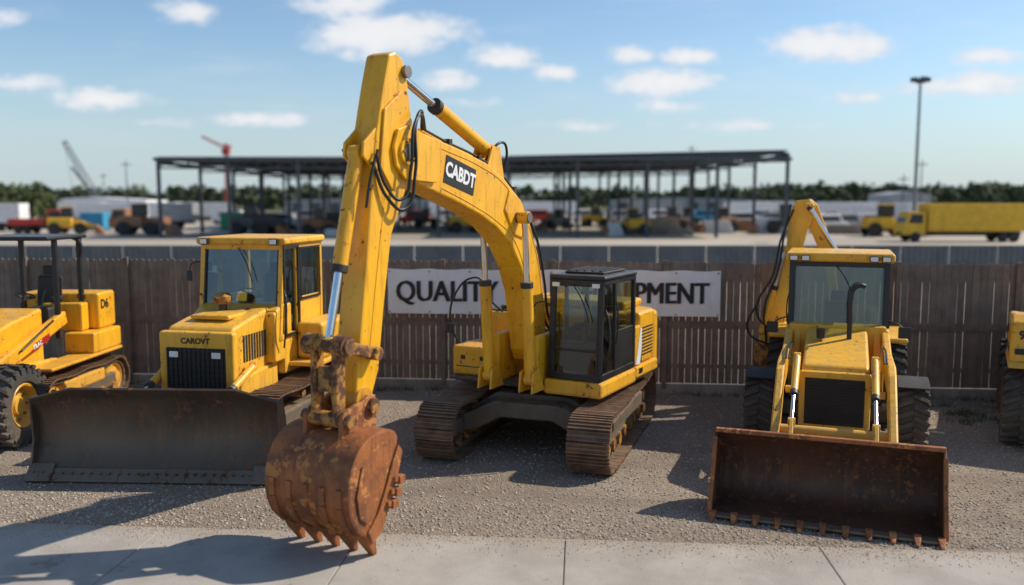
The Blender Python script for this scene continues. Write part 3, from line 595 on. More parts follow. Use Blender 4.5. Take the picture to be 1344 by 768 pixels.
# ------------------------------------------------------------------ WHEEL LOADER far right
wl=empty('wheel_loader',(10.28,15.63,0),R(-28))
for sd,tag in ((-1,'a'),(1,'b')):
    wheel(wl,'front_'+tag,(sd*.98,-1.35,.70),.70,.52,sd,YEL,20); wheel(wl,'rear_'+tag,(sd*.98,1.4,.70),.70,.52,sd,YEL,20)
    beam('lift_arm_'+tag,wl,YEL,(sd*.42,-.9,2.0),(sd*.42,-2.2,1.2),.12,.3,.03)
    prism('front_mudguard_'+tag,wl,YEL,[(2.0,1.40),(1.9,1.48),(.6,1.52),(.5,1.40)],min(sd*.7,sd*1.2),max(sd*.7,sd*1.2),.02)
cyl('arm_cross_tube',wl,YEL,(-.48,-2.15,1.25),(.48,-2.15,1.25),.09)
box('front_frame',wl,YEL,(-.72,.72),(-1.7,-.5),(.6,1.4),.06)
prism('front_tower',wl,YEL,[(1.75,1.40),(1.65,2.12),(1.4,2.26),(.5,2.2),(.4,1.40)],-1.18,1.18,.06,seg=3)
boxes('side_stripe',wl,INK,[((-1.187,-1.18),(-1.6,-.6),(1.62,1.70)),((-1.1,-.5),(-1.757,-1.75),(1.6,1.7))],.002)
text('side_letters',wl,INK,'966',(-1.186,-.75,1.95),.2,-Y,Z,off=.006)
text('front_letters',wl,INK,'966',(-1.05,-1.70,1.92),.2,X,Z,off=.006)
box('rear_body',wl,YEL,(-.75,.75),(.3,2.3),(.7,2.0),.1,seg=3); box('axle',wl,DARK,(-.9,.9),(-1.5,-1.2),(.55,.85),.04); box('axle_rear',wl,DARK,(-.9,.9),(1.25,1.55),(.55,.85),.04)
box('cab_base_wl',wl,BLK,(-.6,.6),(-.3,.9),(1.1,1.6),.03)
cab(wl,-.30,.60,-.2,-.12,.95,1.6,3.0,BLK,YEL,roofh=.12)
# ------------------------------------------------------------------ FENCE
fe=empty('wooden_fence',(0,19.1,0),math.atan(-.087))
V,F=[],[]; x=-24
while x<24:
    w=random.uniform(.125,.145); t=random.uniform(-.010,.010); dy=random.uniform(-.006,.006); zt=2.86+random.uniform(-.014,.014)
    n=len(V); y0,y1=dy,dy+.022
    prof=[(x,.22),(x+w,.22),(x+w+t*.2,zt-.04),(x+w-.025,zt),(x+.025,zt),(x+t*.2,zt-.04)]
    V+=[(a_,y0,b_) for a_,b_ in prof]+[(a_,y1,b_) for a_,b_ in prof]
    F+=[tuple(n+i for i in range(6)),tuple(n+11-i for i in range(6))]+[(n+i,n+(i+1)%6,n+6+(i+1)%6,n+6+i) for i in range(6)]
    x+=w+random.uniform(.006,.014)
mk('pickets',V,F,WOOD,fe)
V,F=[],[]
for z in (.55,1.50,2.55): abox(V,F,(-24,24),(.03,.075),(z,z+.09))
for i in range(-10,11): abox(V,F,(i*2.42-.05+.9,i*2.42+.05+.9),(-.075,-.012),(.1,2.90))
mk('posts_and_rails',V,F,WOODP,fe,.008)
V,F=[],[]; abox(V,F,(-24,24),(-.022,-.008),(1.43,1.52)); mk('front_rail',V,F,WOODP,fe,.004)
box('gravel_board',fe,CONC,(-24,24),(-.04,.06),(-.05,.21),.015)
# banner
bn=empty('banner_sign',(0,19.1,0),math.atan(-.087))
V,F=[],[]; nx,nz=80,10
for i in range(nx+1):
    for j in range(nz+1):
        xx=-2.74+7.22*i/nx; zz=1.70+.98*j/nz
        sag=.012*math.cos(i*.62)*(j/nz)
        V.append((xx,-.105+.007*math.sin(i*.45+j*.5)+.004*math.sin(i*1.3-j*.9),zz+sag))
for i in range(nx):
    for j in range(nz): k=i*(nz+1)+j; F.append((k,k+nz+1,k+nz+2,k+1))
mk('vinyl_sheet',V,F,BANNER,bn,smooth=80)
for k,dx in enumerate((-.02,0,.02)):
    text('lettering_quality_%d'%k,bn,INK,'QUALITY',(-2.56+dx,-.122-.003*k,2.17+.004*k),.65,ext=.001,sx=.84)
    text('lettering_equipment_%d'%k,bn,INK,'EQUIPMENT',(4.24+dx,-.122-.003*k,2.17+.004*k),.65,align='RIGHT',ext=.001,sx=.77)
V,F=[],[]
for i in range(9):
    for z in (1.74,2.63): cylV(V,F,(-2.70+7.13*i/8,-.118,z),(-2.70+7.13*i/8,-.112,z),.018,10)
mk('eyelets',V,F,STEEL,bn)
# ------------------------------------------------------------------ GROUND
def gmat():
    m=bpy.data.materials.new('gravel_ground'); t=nt(m); b=NB(t)
    out=b.n('ShaderNodeOutputMaterial'); p=b.n('ShaderNodeBsdfPrincipled'); b.l(p.outputs[0],out.inputs[0])
    tc=b.n('ShaderNodeTexCoord').outputs['Object']; sp=b.n('ShaderNodeSeparateXYZ'); b.l(tc,sp.inputs[0])
    n1=b.noise(tc,.45,5,.6); n2=b.noise(tc,20,4,.75); n3=b.noise(tc,.9,3,.6,(1,.25,1))
    c=b.mix(b.mr(n1,.35,.65),(.36,.285,.21),(.48,.395,.305)); c=b.mix(b.mr(n2,.38,.66),b.mix(.6,c,(.14,.105,.08)),c)
    c=b.mix(b.math('MULTIPLY',b.mr(n3,.48,.68),.5),c,(.23,.18,.135))
    c=b.mix(b.mr(b.noise(tc,5,4,.7),.55,.75,0,.4),c,(.18,.14,.105))
    # compacted wheel ruts crossing the yard
    for (mx_,my_,off,wd) in ((.16,1,12.1,.22),(.16,1,13.9,.22),(1,.30,6.9,.2),(1,.30,8.7,.2),(-.45,1,12.9,.2)):
        lin=b.math('ADD',b.math('MULTIPLY',sp.outputs[0],mx_),b.math('MULTIPLY',sp.outputs[1],my_))
        lin=b.math('ADD',lin,b.math('MULTIPLY',n1,.5))
        r_=b.mr(b.math('ABSOLUTE',b.math('SUBTRACT',lin,off+.25)),wd*.5,wd*1.2,.38,0)
        c=b.mix(r_,c,(.20,.155,.115))
    vo=b.n('ShaderNodeTexVoronoi'); vo.inputs['Scale'].default_value=30; b.l(tc,vo.inputs['Vector'])
    c=b.mix(b.math('MULTIPLY',b.mr(vo.outputs['Distance'],.25,.6),.45),c,(.10,.075,.055))
    far=b.mix(b.mr(b.noise(tc,.04,4,.6),.35,.65),(.46,.40,.32),(.36,.31,.25))
    grass=b.mix(b.mr(b.noise(tc,.02,3,.5),.4,.6),(.09,.11,.04),(.15,.15,.07))
    c=b.mix(b.mr(sp.outputs[1],20,34),c,far); c=b.mix(b.mr(sp.outputs[1],230,300),c,grass)
    b.l(c,p.inputs['Base Color']); p.inputs['Roughness'].default_value=.95
    bp=b.n('ShaderNodeBump'); bp.inputs['Strength'].default_value=.7; bp.inputs['Distance'].default_value=.035
    b.l(b.noise(tc,20,3,.7),bp.inputs['Height']); b.l(bp.outputs[0],p.inputs['Normal']); return m
V=[(-2500,-100,0),(2500,-100,0),(2500,3500,0),(-2500,3500,0)]; mk('ground',V,[(0,1,2,3)],gmat())
def stones(name,N,fx,sz,cols):
    base=np.array([[1,0,0],[0,1,0],[-1,0,0],[0,-1,0],[0,0,.8],[0,0,-.8]],float)
    P=fx(N); s=sz(N)[:,None,None]; j=np.random.uniform(.6,1.35,(N,6,1))
    a=np.random.uniform(0,6.28,N); ca,sa=np.cos(a),np.sin(a); B=base[None]*j*s
    Bx=B[:,:,0]*ca[:,None]-B[:,:,1]*sa[:,None]; By=B[:,:,0]*sa[:,None]+B[:,:,1]*ca[:,None]
    W=np.stack([Bx+P[:,0:1],By+P[:,1:2],B[:,:,2]*.8+P[:,2:3]],2).reshape(-1,3)
    f=np.array([[0,1,4],[1,2,4],[2,3,4],[3,0,4],[1,0,5],[2,1,5],[3,2,5],[0,3,5]]); FF=(f[None]+np.arange(N)[:,None,None]*6).reshape(-1,3)
    me=bpy.data.meshes.new(name); me.vertices.add(len(W)); me.vertices.foreach_set('co',W.ravel()); me.loops.add(FF.size); me.loops.foreach_set('vertex_index',FF.ravel().astype(np.int32))
    me.polygons.add(len(FF)); me.polygons.foreach_set('loop_start',np.arange(0,FF.size,3,dtype=np.int32)); me.update(calc_edges=True); me.validate()
    me.materials.append(cols); o=bpy.data.objects.new(name,me); S.collection.objects.link(o); return o
STONE=M('gravel_stone',(.60,.50,.40),(.44,.35,.27),rough=.9,island=.8,bump=0,s1=3)
def fx(N):
    Yy=10.2+9.0*np.random.rand(N)**1.5; Xx=(np.random.rand(N)*2-1)*(Yy*.62+1); ok=Yy>10.52-.078*Xx-.05
    Yy=np.where(ok,Yy,10.55-.078*Xx+np.random.rand(N)*1.2); return np.stack([Xx,Yy,np.full(N,.002)],1)
stones('gravel',44000,fx,lambda N:.006+.024*np.random.rand(N)**3.2,STONE)
def fx2(N):
    Xx=(np.random.rand(N)*2-1)*8; Yy=10.50-.078*Xx-np.abs(np.random.randn(N))*.25; return np.stack([Xx,Yy,np.full(N,.031)],1)
stones('loose_gravel',4200,fx2,lambda N:.003+.010*np.random.rand(N)**2,STONE)
PAVE=M('pavement_concrete',(.41,.37,.32),(.32,.285,.245),rough=.9,s1=.9,chip=.35,chipc=(.24,.215,.185),chips=2.2,bump=.35,bs=60,rv=.05,edge=1)
pv=empty('concrete_pavement',(0,10.5,0),math.atan(-.078))
V,F=[],[]; xs=[-14,-11,-8,-4.45,-1.9+.0,.66,3.72,6.7,9.7,12.7]
for a0,b0 in zip(xs[:-1],xs[1:]):
    abox(V,F,(a0+.007,b0-.007),(-4.0,0),(-.05,.028)); abox(V,F,(a0+.007,b0-.007),(-8.5,-4.015),(-.05,.028))
mk('slabs',V,F,PAVE,pv,.008)
GRN=M('weed_green',(.10,.13,.035),(.16,.15,.05),rough=.8,island=.5,bump=0)
V,F=[],[]
for _ in range(90):
    cx=random.uniform(-11,11); cy=19.1-.087*cx-random.uniform(.08,.35)
    if random.random()<.25: cx=random.uniform(8,9.4); cy=random.uniform(16,17.8)
    for k in range(random.randint(8,20)):
        a=random.random()*6.28; h=random.uniform(.04,.16); r=random.uniform(.03,.14); bx=cx+random.gauss(0,.08); by=cy+random.gauss(0,.05)
        n=len(V); V+=[(bx-.008,by,0),(bx+.008,by,0),(bx+r*math.cos(a),by+r*math.sin(a),h)]; F.append((n,n+1,n+2))
mk('weeds',V,F,GRN,norm=False)
# ------------------------------------------------------------------ BACKGROUND
MET=M('metal_fence_panel',(.12,.135,.15),(.09,.105,.12),rough=.6,bump=0)
V,F=[],[]
for i in range(-60,61):
    abox(V,F,(i*2.5,i*2.5+2.46),(45,45.04),(.0,1.85))
    for k in range(8): abox(V,F,(i*2.5+.1+k*.3,i*2.5+.2+k*.3),(44.965,44.998),(.05,1.82))
mf=mk('metal_fence',V,F,MET)
def SM(name,c,r=.6,metal=0): return M(name,c,tuple(x*.8 for x in c),rough=r,metal=metal,bump=0)
FR=SM('structural_steel_hazed',(.075,.085,.10)); ROOFU=SM('roof_deck_hazed',(.075,.085,.098))  # both base colours lightened to grey-blue to paint in distance haze
sf=empty('steel_frame_building',(0,0,0))
xs=[-38.8+i*7.67 for i in range(10)]; ys=[97,110,123,136,150]
V,F=[],[]
def rz(x): return 8.45+ (max(0,x+5)/35)*.75
for yy in ys:
    for xx in xs:
        abox(V,F,(xx-.17,xx+.17),(yy-.17,yy+.17),(0,rz(xx)))
mk('columns',V,F,FR,sf)
V,F=[],[]
for yy in ys:
    for a0,b0 in zip(xs[:-1],xs[1:]):
        for dz,h in ((0,.28),(-.85,.16)):
            A=Vector((a0,yy,rz(a0)+dz));Bv=Vector((b0,yy,rz(b0)+dz)); d=(Bv-A).normalized(); obox(V,F,A,Y,d.cross(Y),d,(-.12,.12),(-h/2,h/2),(0,(Bv-A).length))
        for k in range(6):
            A=Vector((a0+(b0-a0)*k/6,yy,rz(a0)-(0 if k%2 else .85)));Bv=Vector((a0+(b0-a0)*(k+1)/6,yy,rz(a0)-(.85 if k%2 else 0))); d=(Bv-A).normalized(); obox(V,F,A,Y,d.cross(Y),d,(-.05,.05),(-.05,.05),(0,(Bv-A).length))
for xx in xs: abox(V,F,(xx-.12,xx+.12),(97,150),(rz(xx)-.45,rz(xx)-.02))
for k in range(28):
    yy=98+k*1.9; 
    for a0,b0 in ((xs[0],xs[4]),(xs[4],xs[9])):
        A=Vector((a0,yy,rz(a0)+.2));Bv=Vector((b0,yy,rz(b0)+.2)); d=(Bv-A).normalized(); obox(V,F,A,Y,d.cross(Y),d,(-.06,.06),(-.1,.1),(0,(Bv-A).length))
mk('roof_trusses',V,F,FR,sf)
V,F=[],[]
for bi,(a0,b0) in enumerate(zip(xs[:-1],xs[1:])):
    for r,(y0,y1) in enumerate(zip(ys[:-1],ys[1:])):
        if (bi,r) in ((8,1),(7,2),(0,1),(4,0),(8,3)): continue
        n=len(V)
        for z in (.34,.42): V+=[(a0,y0,rz(a0)+z),(b0,y0,rz(b0)+z),(b0,y1,rz(b0)+z),(a0,y1,rz(a0)+z)]
        F.extend([tuple(i+n for i in f) for f in BF])
mk('roof_panels',V,F,ROOFU,sf)
V,F=[],[]; abox(V,F,(-39.2,30.6),(96.6,96.95),(8.42,8.78)); mk('eaves_beam',V,F,FR,sf,.02)
sl=empty('floodlight_mast',(41.6,91,0))
cyl('mast',sl,SM('galvanised',(.22,.24,.26)),(0,0,0),(0,0,16.2),.2,16,r2=.12); cyl('head_ring',sl,FR,(0,0,16.0),(0,0,16.4),.5,16)
boxes('lamp_heads',sl,FR,[((-.95,-.35),(-.3,.3),(16.1,16.55)),((.35,.95),(-.3,.3),(16.1,16.55)),((-.3,.3),(-.9,-.4),(16.1,16.55))],.05)
WT=SM('white_body',(.78,.78,.78)); TYR=SM('far_tyre',(.02,.02,.02)); CH=SM('far_chassis',(.03,.03,.03)); WIN=SM('far_window',(.03,.04,.05),.15)
cols={'white':WT,'blue':SM('blue_body',(.04,.30,.50)),'red':SM('red_body',(.55,.05,.035)),'green':SM('green_body',(.04,.34,.17)),'yellow':SM('far_yellow_body',(.80,.46,.03)),'grey':SM('grey_body',(.32,.33,.34)),'rust':SM('rust_body',(.34,.16,.08)),'dark':SM('dark_body',(.09,.09,.095))}
def wheels(e,xs,w,r):
    V,F=[],[]
    for x in xs:
        for y in (-w/2,w/2-.3): cylV(V,F,(x,y,r),(x,y+.3,r),r,16)
    mk('wheels',V,F,TYR,e,smooth=40)
def truck(name,col,x,y,L=10,H=2.5,rot=0,cabcol=None):
    e=empty(name,(x,y,0),R(rot)); c=cols[col]
    box('cargo_box',e,c,(-L/2,L/2-2.4),(-1.25,1.25),(1.05,1.05+H),.06)
    boxes('box_ribs',e,c,[((-L/2+.4+i*(L-3)/7,-L/2+.5+i*(L-3)/7),(-1.29,-1.25),(1.1,1+H)) for i in range(8)],.01)
    box('chassis',e,CH,(-L/2+.2,L/2),(-.5,.5),(.6,1.0),.03)
    prism_pts=[(L/2-2.2,.7),(L/2-2.2,3.0),(L/2-.6,3.0),(L/2-.15,1.9),(L/2,1.7),(L/2,.7)]
    prismx('cab_body',e,cols[cabcol or col],prism_pts,-1.15,1.15,.06)
    for y_ in (-1.16,1.155): quad('cab_window',e,WIN,[(L/2-1.9,y_,1.85),(L/2-.45,y_,1.85),(L/2-.75,y_,2.75),(L/2-1.9,y_,2.75)])
    quad('cab_windscreen',e,WIN,[(L/2-.16,-1.0,1.95),(L/2-.16,1.0,1.95),(L/2-.57,1.0,2.9),(L/2-.57,-1.0,2.9)])
    wheels(e,(-L/2+1.2,-L/2+2.3,L/2-1.2),2.4,.5)
def trailer(name,col,x,y,L=12,rot=0,H=2.6):
    e=empty(name,(x,y,0),R(rot)); c=cols[col]
    box('body',e,c,(-L/2,L/2),(-1.25,1.25),(1.1,1.1+H),.05)
    boxes('body_ribs',e,c,[((-L/2+.3+i*(L-.6)/9,-L/2+.4+i*(L-.6)/9),(-1.29,-1.25),(1.15,1+H)) for i in range(10)],.01)
    box('chassis',e,CH,(-L/2+.3,L/2-.3),(-.5,.5),(.7,1.08),.02); boxes('landing_legs',e,CH,[((L/2-2.5,L/2-2.3),(-.8,-.6),(0,.8)),((L/2-2.5,L/2-2.3),(.6,.8),(0,.8))])
    wheels(e,(-L/2+1.2,-L/2+2.4),2.4,.5)
def van(name,col,x,y,rot=0):
    e=empty(name,(x,y,0),R(rot)); c=cols[col]
    prismx('body',e,c,[(-2.6,.4),(-2.65,2.2),(-2.4,2.35),(1.1,2.35),(1.7,1.5),(2.6,1.2),(2.7,.5),(2.6,.4)],-.95,.95,.08)
    for y_ in (-.957,.957): quad('side_window',e,WIN,[(-2.2,y_,1.45),(1.35,y_,1.45),(.95,y_,2.1),(-2.2,y_,2.1)])
    quad('windscreen',e,WIN,[(1.68,-.8,1.55),(1.68,.8,1.55),(1.17,.8,2.27),(1.17,-.8,2.27)])
    wheels(e,(-1.7,1.7),1.9,.38)
def loader(name,col,x,y,rot=0,sc=1):
    e=empty(name,(x,y,0),R(rot)); e.scale=(sc,)*3; c=cols[col]
    box('body',e,c,(-2.2,.6),(-.9,.9),(.9,2.1),.15); box('cab',e,WIN,(-.6,.7),(-.75,.75),(2.1,3.3),.1); box('roof',e,c,(-.75,.85),(-.85,.85),(3.3,3.45),.05)
    box('front_frame',e,c,(.6,2.0),(-.6,.6),(.7,1.6),.1); beam('boom_arm',e,c,(.9,0,1.7),(3.4,0,.8),.5,.35)
    prismx('bucket',e,cols['rust'],[(3.2,.1),(4.3,.1),(3.7,.9),(3.3,1.2),(3.1,.6)],-1.3,1.3,.03); wheels(e,(-1.4,1.5),2.2,.75)
def G(px,Y): return (px-672)*Y/1150
truck('box_truck','yellow',G(1258,88),88,12.2,2.75,180)
for px,Yd,c,L,r in ((130,150,'white',12,4),(205,155,'white',9,-6),(165,140,'white',7,10),(236,128,'grey',5,0),(10,118,'white',5,0),(260,160,'white',12,0),(1190,140,'white',7,85),(1110,180,'white',12,0),(600,190,'white',12,0),(860,200,'grey',12,0),(980,190,'white',10,8),(1010,230,'white',12,0),(100,175,'white',12,0),(720,220,'white',14,0)):
    trailer('semi_trailer',c,G(px,Yd),Yd,L,r)
for px,Yd,c,L in ((127,121,'blue',3.2),(307,122,'green',2.8),(180,125,'white',2.6)):
    e=empty('shipping_container',(G(px,Yd),Yd,0)); box('body',e,cols[c],(-L/2,L/2),(-1.2,1.2),(.15,2.4),.04); boxes('corrugation',e,cols[c],[((-L/2+.15+i*.3,-L/2+.28+i*.3),(-1.24,-1.2),(.3,2.25)) for i in range(int(L/.3)-1)]); boxes('skids',e,CH,[((-L/2,L/2),(-1.0,-.8),(0,.15)),((-L/2,L/2),(.8,1.0),(0,.15))])
truck('flatbed_truck','red',G(56,108),108,7,.8,0); truck('flatbed_truck','rust',G(185,112),112,7,.9,180)
truck('delivery_truck','white',G(1150,150),150,8,2.4,0)
for px,Yd,c in ((1085,112,'white'),(1108,116,'grey'),(1010,125,'grey'),(1055,130,'white'),(352,118,'dark'),(370,125,'white'),(975,132,'white'),(440,122,'dark'),(640,150,'white'),(700,160,'red'),(765,165,'white'),(815,158,'grey'),(865,165,'white'),(920,160,'blue'),(1000,165,'white'),(1060,160,'dark'),(300,150,'white'),(410,158,'grey'),(585,165,'white'),(1150,118,'white'),(545,150,'red')): van('parked_van',c,G(px,Yd),Yd,random.choice((0,180,20)))
for px,Yd,c,r in ((185,104,'rust',0),(610,112,'yellow',20),(830,104,'yellow',180),(880,122,'rust',0),(945,112,'rust',200),(560,130,'dark',0),(735,125,'grey',150),(780,135,'yellow',10),(900,140,'dark',0),(670,150,'rust',30),(420,106,'rust',0),(1030,108,'dark',170),(90,106,'yellow',20),(330,104,'dark',0),(1160,100,'yellow',0)):
    loader('parked_loader',c,G(px,Yd),Yd,r,random.uniform(.8,1.1))
MS=SM('stacked_material',(.32,.25,.19))
for i in range(40):
    Yd=random.uniform(98,190); px=random.uniform(230,1180); e=empty('material_stack',(G(px,Yd),Yd,0),random.uniform(-.4,.4)); w=random.uniform(1.5,4.5); m=random.choice((MS,cols['grey'],cols['dark'],cols['rust'],MS,cols['white']))
    boxes('stack',e,m,[((-w/2+k*.1,w/2-k*.15),(-.8,.8),(k*.4,k*.4+.36)) for k in range(random.randint(2,5))],.03)
for px,Yd,w,h,c in ((120,230,30,4,'white'),(1192,230,11,5.5,'grey'),(480,280,50,4,'grey'),(900,300,50,4,'grey')):
    e=empty('warehouse',(G(px,Yd),Yd,0)); 
    prismx('walls_and_roof',e,cols[c],[(-w/2,0),(w/2,0),(w/2,h),(0,h+.8),(-w/2,h)],0,14,.05)
    boxes('doors',e,cols['dark'],[((-w/2+2+i*6,-w/2+5+i*6),(-.05,-.01),(0,3.2)) for i in range(int(w/6))],.01)
def lattice(V,F,a,b,w,n,th=.14):
    a=Vector(a);b=Vector(b); d,u,v=frame(b-a); L=(b-a).length
    cs=[u*w/2+v*w/2,u*w/2-v*w/2,-u*w/2-v*w/2,-u*w/2+v*w/2]
    for c in cs: cylV(V,F,a+c,b+c*.5,th,5)
    for i in range(n):
        f0=1-.5*i/n; f1=1-.5*(i+1)/n
        for k in range(4): cylV(V,F,a+d*L*i/n+cs[k]*f0,a+d*L*(i+1)/n+cs[(k+1)%4]*f1,th*.6,4)
cr=empty('lattice_crane',(0,0,0)); V,F=[],[]
lattice(V,F,(G(137,240),240,2),(G(91,240),240,20),1.8,12,.09); lattice(V,F,(G(137,240),240,2),(G(99,240),240,13),.8,6,.07); cylV(V,F,(G(91,240),240,20),(G(102,240),240,4),.05,4)
mk('boom',V,F,FR,cr); box('crane_body',cr,cols['dark'],(G(137,240)-3,G(137,240)+4),(238,242),(.8,3.6),.2)
tcn=empty('tower_crane',(0,0,0)); V,F=[],[]; yT=330
lattice(V,F,(G(301,yT),yT,0),(G(301,yT),yT,25),1.6,12,.13); lattice(V,F,(G(303,yT),yT,23),(G(270,yT),yT,27.5),1.2,8,.13); lattice(V,F,(G(300,yT),yT,23),(G(308,yT),yT,24),1.1,3,.13); mk('lattice',V,F,cols['red'],tcn)
box('operator_cabin',tcn,cols['red'],(G(301,yT)-1.3,G(301,yT)+1.3),(yT-1.3,yT+1.3),(20.8,23.2),.2)
for px,Yd,h in ((170,200,13),(905,210,17),(1182,170,9),(1205,175,12),(140,260,12),(812,190,12),(560,240,12)):
    e=empty('utility_pole',(G(px,Yd),Yd,0)); cyl('pole',e,FR,(0,0,0),(0,0,h),.16,8,r2=.1); box('crossarm',e,FR,(-1.1,1.1),(-.08,.08),(h-1,h-.8),.02)
LEAF=M('foliage',(.085,.11,.045),(.055,.075,.032),rough=.85,island=.5,bump=0,s1=.1)
LEAFL=M('foliage_bright',(.11,.14,.045),(.07,.095,.03),rough=.85,island=.5,bump=0,s1=.1)
def trees(name,items,mat,leaf=.9,dens=150):
    P=[];tV,tF=[],[]
    for (x,y,h,w) in items:
        cylV(tV,tF,(x,y,0),(x,y,h*.6),.25,6,r2=.1)
        for k in range(5):
            a=random.random()*6.28; cylV(tV,tF,(x,y,h*.3),(x+w*.35*math.cos(a),y+w*.3*math.sin(a),h*random.uniform(.5,.85)),.1,4,r2=.04)
        cl_=[(x+random.uniform(-.38,.38)*w,y+random.uniform(-.35,.35)*w,h*random.uniform(.25,.85),w*random.uniform(.14,.30)) for _ in range(9)]
        for k in range(dens):
            cx,cy,cz,cr_=random.choice(cl_); v=Vector((random.gauss(0,1),random.gauss(0,1),random.gauss(0,1))).normalized()*cr_*random.random()**.4
            P.append((cx+v.x,cy+v.y,max(.3,cz+v.z*.8)))
    P=np.array(P);N=len(P); A=np.random.randn(N,3);A/=np.linalg.norm(A,axis=1)[:,None]; Bq=np.random.randn(N,3);Bq-=A*(A*Bq).sum(1)[:,None];Bq/=np.linalg.norm(Bq,axis=1)[:,None]
    s=(leaf*np.random.uniform(.5,1.2,N))[:,None]
    W=np.stack([P-A*s,P+Bq*s*.8,P+A*s,P-Bq*s*.8],1).reshape(-1,3)
    o=mk(name,W.tolist(),[tuple(range(4*i,4*i+4)) for i in range(N)],mat,norm=False)
    t=mk('trunks',tV,tF,SM(name+'_bark',(.08,.06,.045)),o)
it=[]
for i in range(260):
    Yd=random.uniform(330,430); px=random.uniform(-250,1600); h=random.uniform(7,10.5)
    if px>1000: h*=1.15
    it.append((G(px,Yd),Yd,h,random.uniform(9,17)))
trees('distant_trees',it,LEAF,1.2,170)
it=[(G(px,Yd),Yd,h,w) for px,Yd,h,w in [(random.uniform(-60,62),random.uniform(150,190),random.uniform(5.5,8),random.uniform(7,10)) for _ in range(18)]]
trees('tree_grove',it,LEAFL,.55,260)
it=[(G(px,Yd),Yd,random.uniform(7,10),random.uniform(8,12)) for px,Yd in [(random.uniform(1180,1420),random.uniform(270,330)) for _ in range(16)]]+[(G(px,Yd),Yd,random.uniform(6,9),random.uniform(8,12)) for px,Yd in [(random.uniform(985,1130),random.uniform(290,330)) for _ in range(9)]]
trees('tree_belt',it,LEAF,.8,260)
# ------------------------------------------------------------------ LIGHT / SKY
el=R(42); h=Vector((.95,.30,0)).normalized(); sd=Vector((h.x*math.cos(el),h.y*math.cos(el),math.sin(el)))
ld=bpy.data.lights.new('sun','SUN'); ld.energy=5.0; ld.angle=R(.5); ld.color=(1,.91,.78); lo=bpy.data.objects.new('sun',ld); S.collection.objects.link(lo); lo.rotation_euler=(-sd).to_track_quat('-Z','Y').to_euler(); lo.location=(20,10,30)
w=bpy.data.worlds.new('World'); S.world=w; w.use_nodes=True; t=w.node_tree; t.nodes.clear(); b=NB(t)
out=b.n('ShaderNodeOutputWorld'); bg=b.n('ShaderNodeBackground'); bg.inputs[1].default_value=.138; b.l(bg.outputs[0],out.inputs[0])
sky=b.n('ShaderNodeTexSky',sky_type='NISHITA'); sky.sun_disc=False; sky.sun_elevation=el; sky.sun_rotation=math.atan2(h.x,h.y); sky.air_density=1.0; sky.dust_density=.5; sky.ozone_density=1.2; sky.altitude=100
tc=b.n('ShaderNodeTexCoord').outputs['Generated']; sp=b.n('ShaderNodeSeparateXYZ'); b.l(tc,sp.inputs[0])
yy=b.math('MAXIMUM',b.math('ABSOLUTE',sp.outputs[1]),.05); aa=b.math('DIVIDE',sp.outputs[0],yy); ee=b.math('DIVIDE',sp.outputs[2],yy)
cb=b.n('ShaderNodeCombineXYZ'); b.l(aa,cb.inputs[0]); b.l(ee,cb.inputs[1]); q=cb.outputs[0]
clouds=[(510,45,115,34,1),(455,4,80,18,.9),(660,76,54,20,.95),(1075,58,105,27,1),(875,108,90,20,.95),(590,106,42,17,.8),(240,14,55,20,.9),(30,109,64,16,.8),(130,130,95,17,.75),(912,72,46,15,.75),(825,72,36,14,.65),(1300,73,64,15,.8),(1250,115,120,18,.85),(1300,108,64,17,.7),(735,96,40,14,.7),(870,140,55,12,.6),(330,157,85,11,.6),(780,165,90,11,.6),(1000,165,100,10,.5),(1140,128,70,11,.55),(5,22,34,14,.7),(620,135,60,11,.5),(200,160,80,10,.55)]
tot=None
nz=b.noise(q,9,5,.62,(1,2.2,1)); 
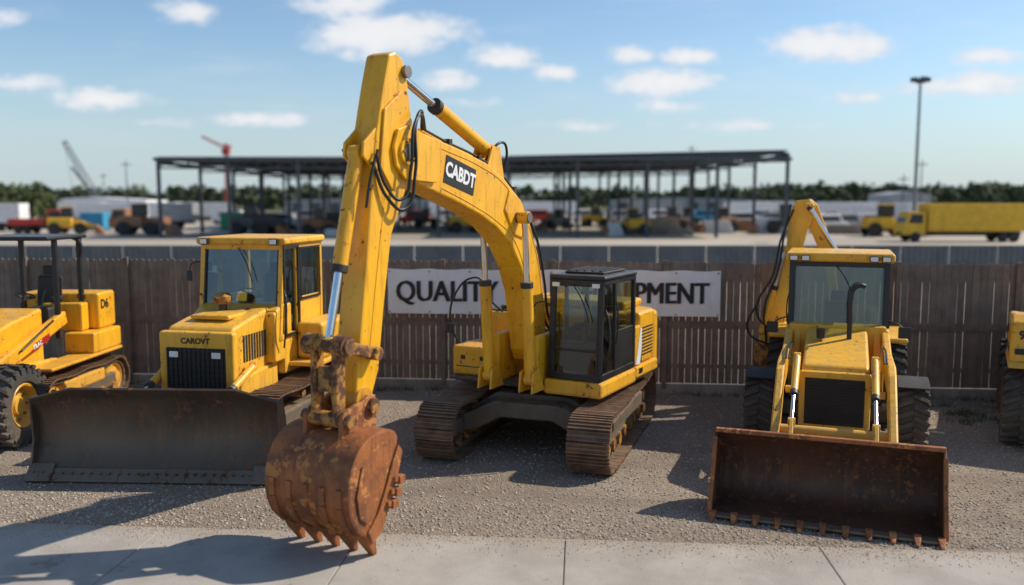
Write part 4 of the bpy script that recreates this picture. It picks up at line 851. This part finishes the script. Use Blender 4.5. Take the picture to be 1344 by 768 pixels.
for px,py,rx,ry,al in clouds:
    v=py-384; D=1143.6-.1056*v; ca=(px-672)/D; ce=-(121.4+.9944*v)/D
    vm=b.n('ShaderNodeVectorMath',operation='SUBTRACT'); b.l(q,vm.inputs[0]); vm.inputs[1].default_value=(ca,ce,0)
    v2=b.n('ShaderNodeVectorMath',operation='MULTIPLY'); b.l(vm.outputs[0],v2.inputs[0]); v2.inputs[1].default_value=(D/rx/1.25,D/ry/1.25,0)
    v3=b.n('ShaderNodeVectorMath',operation='LENGTH'); b.l(v2.outputs[0],v3.inputs[0])
    m_=b.math('MULTIPLY',b.math('SUBTRACT',1.0,v3.outputs['Value'],clamp=True),al)
    tot=m_ if tot is None else b.math('MAXIMUM',tot,m_)
n2=b.noise(q,34,4,.6,(1,1.8,1))
dens=b.math('ADD',tot,b.math('ADD',b.math('MULTIPLY',b.math('SUBTRACT',nz,.5),1.5),b.math('MULTIPLY',b.math('SUBTRACT',n2,.5),.9)))
gate=b.mr(tot,.0,.16); al=b.math('MULTIPLY',b.mr(dens,.10,.62),gate)
wisp=b.math('MULTIPLY',b.mr(b.noise(q,5,5,.6,(1,5,1)),.48,.78),b.mr(ee,.02,.12)); al=b.math('MAXIMUM',b.math('MULTIPLY',al,.9),b.math('MULTIPLY',wisp,.25))
ccol=b.mix(b.mr(dens,.3,.9),(5.5,5.8,6.3),(6.7,6.65,6.65))
tint=b.mix(1.0,sky.outputs[0],(.84,.94,1.0),'MULTIPLY')
haze=b.mix(b.mr(ee,-.02,.20,.80,0),tint,(3.6,4.35,4.9))
fin=b.mix(al,haze,ccol); b.l(fin,bg.inputs[0])
# ------------------------------------------------------------------ CAMERA
cd=bpy.data.cameras.new('camera'); cam=bpy.data.objects.new('camera',cd); S.collection.objects.link(cam); cam.location=(0,0,4.2); cam.rotation_euler=(R(90-6.06),0,0)
cd.lens=36*1150/1344; cd.sensor_width=36; cd.clip_end=6000; cd.dof.use_dof=True; cd.dof.focus_distance=13; cd.dof.aperture_fstop=.38
S.camera=cam
S.view_settings.view_transform='Standard'; S.view_settings.look='None'; S.view_settings.exposure=0
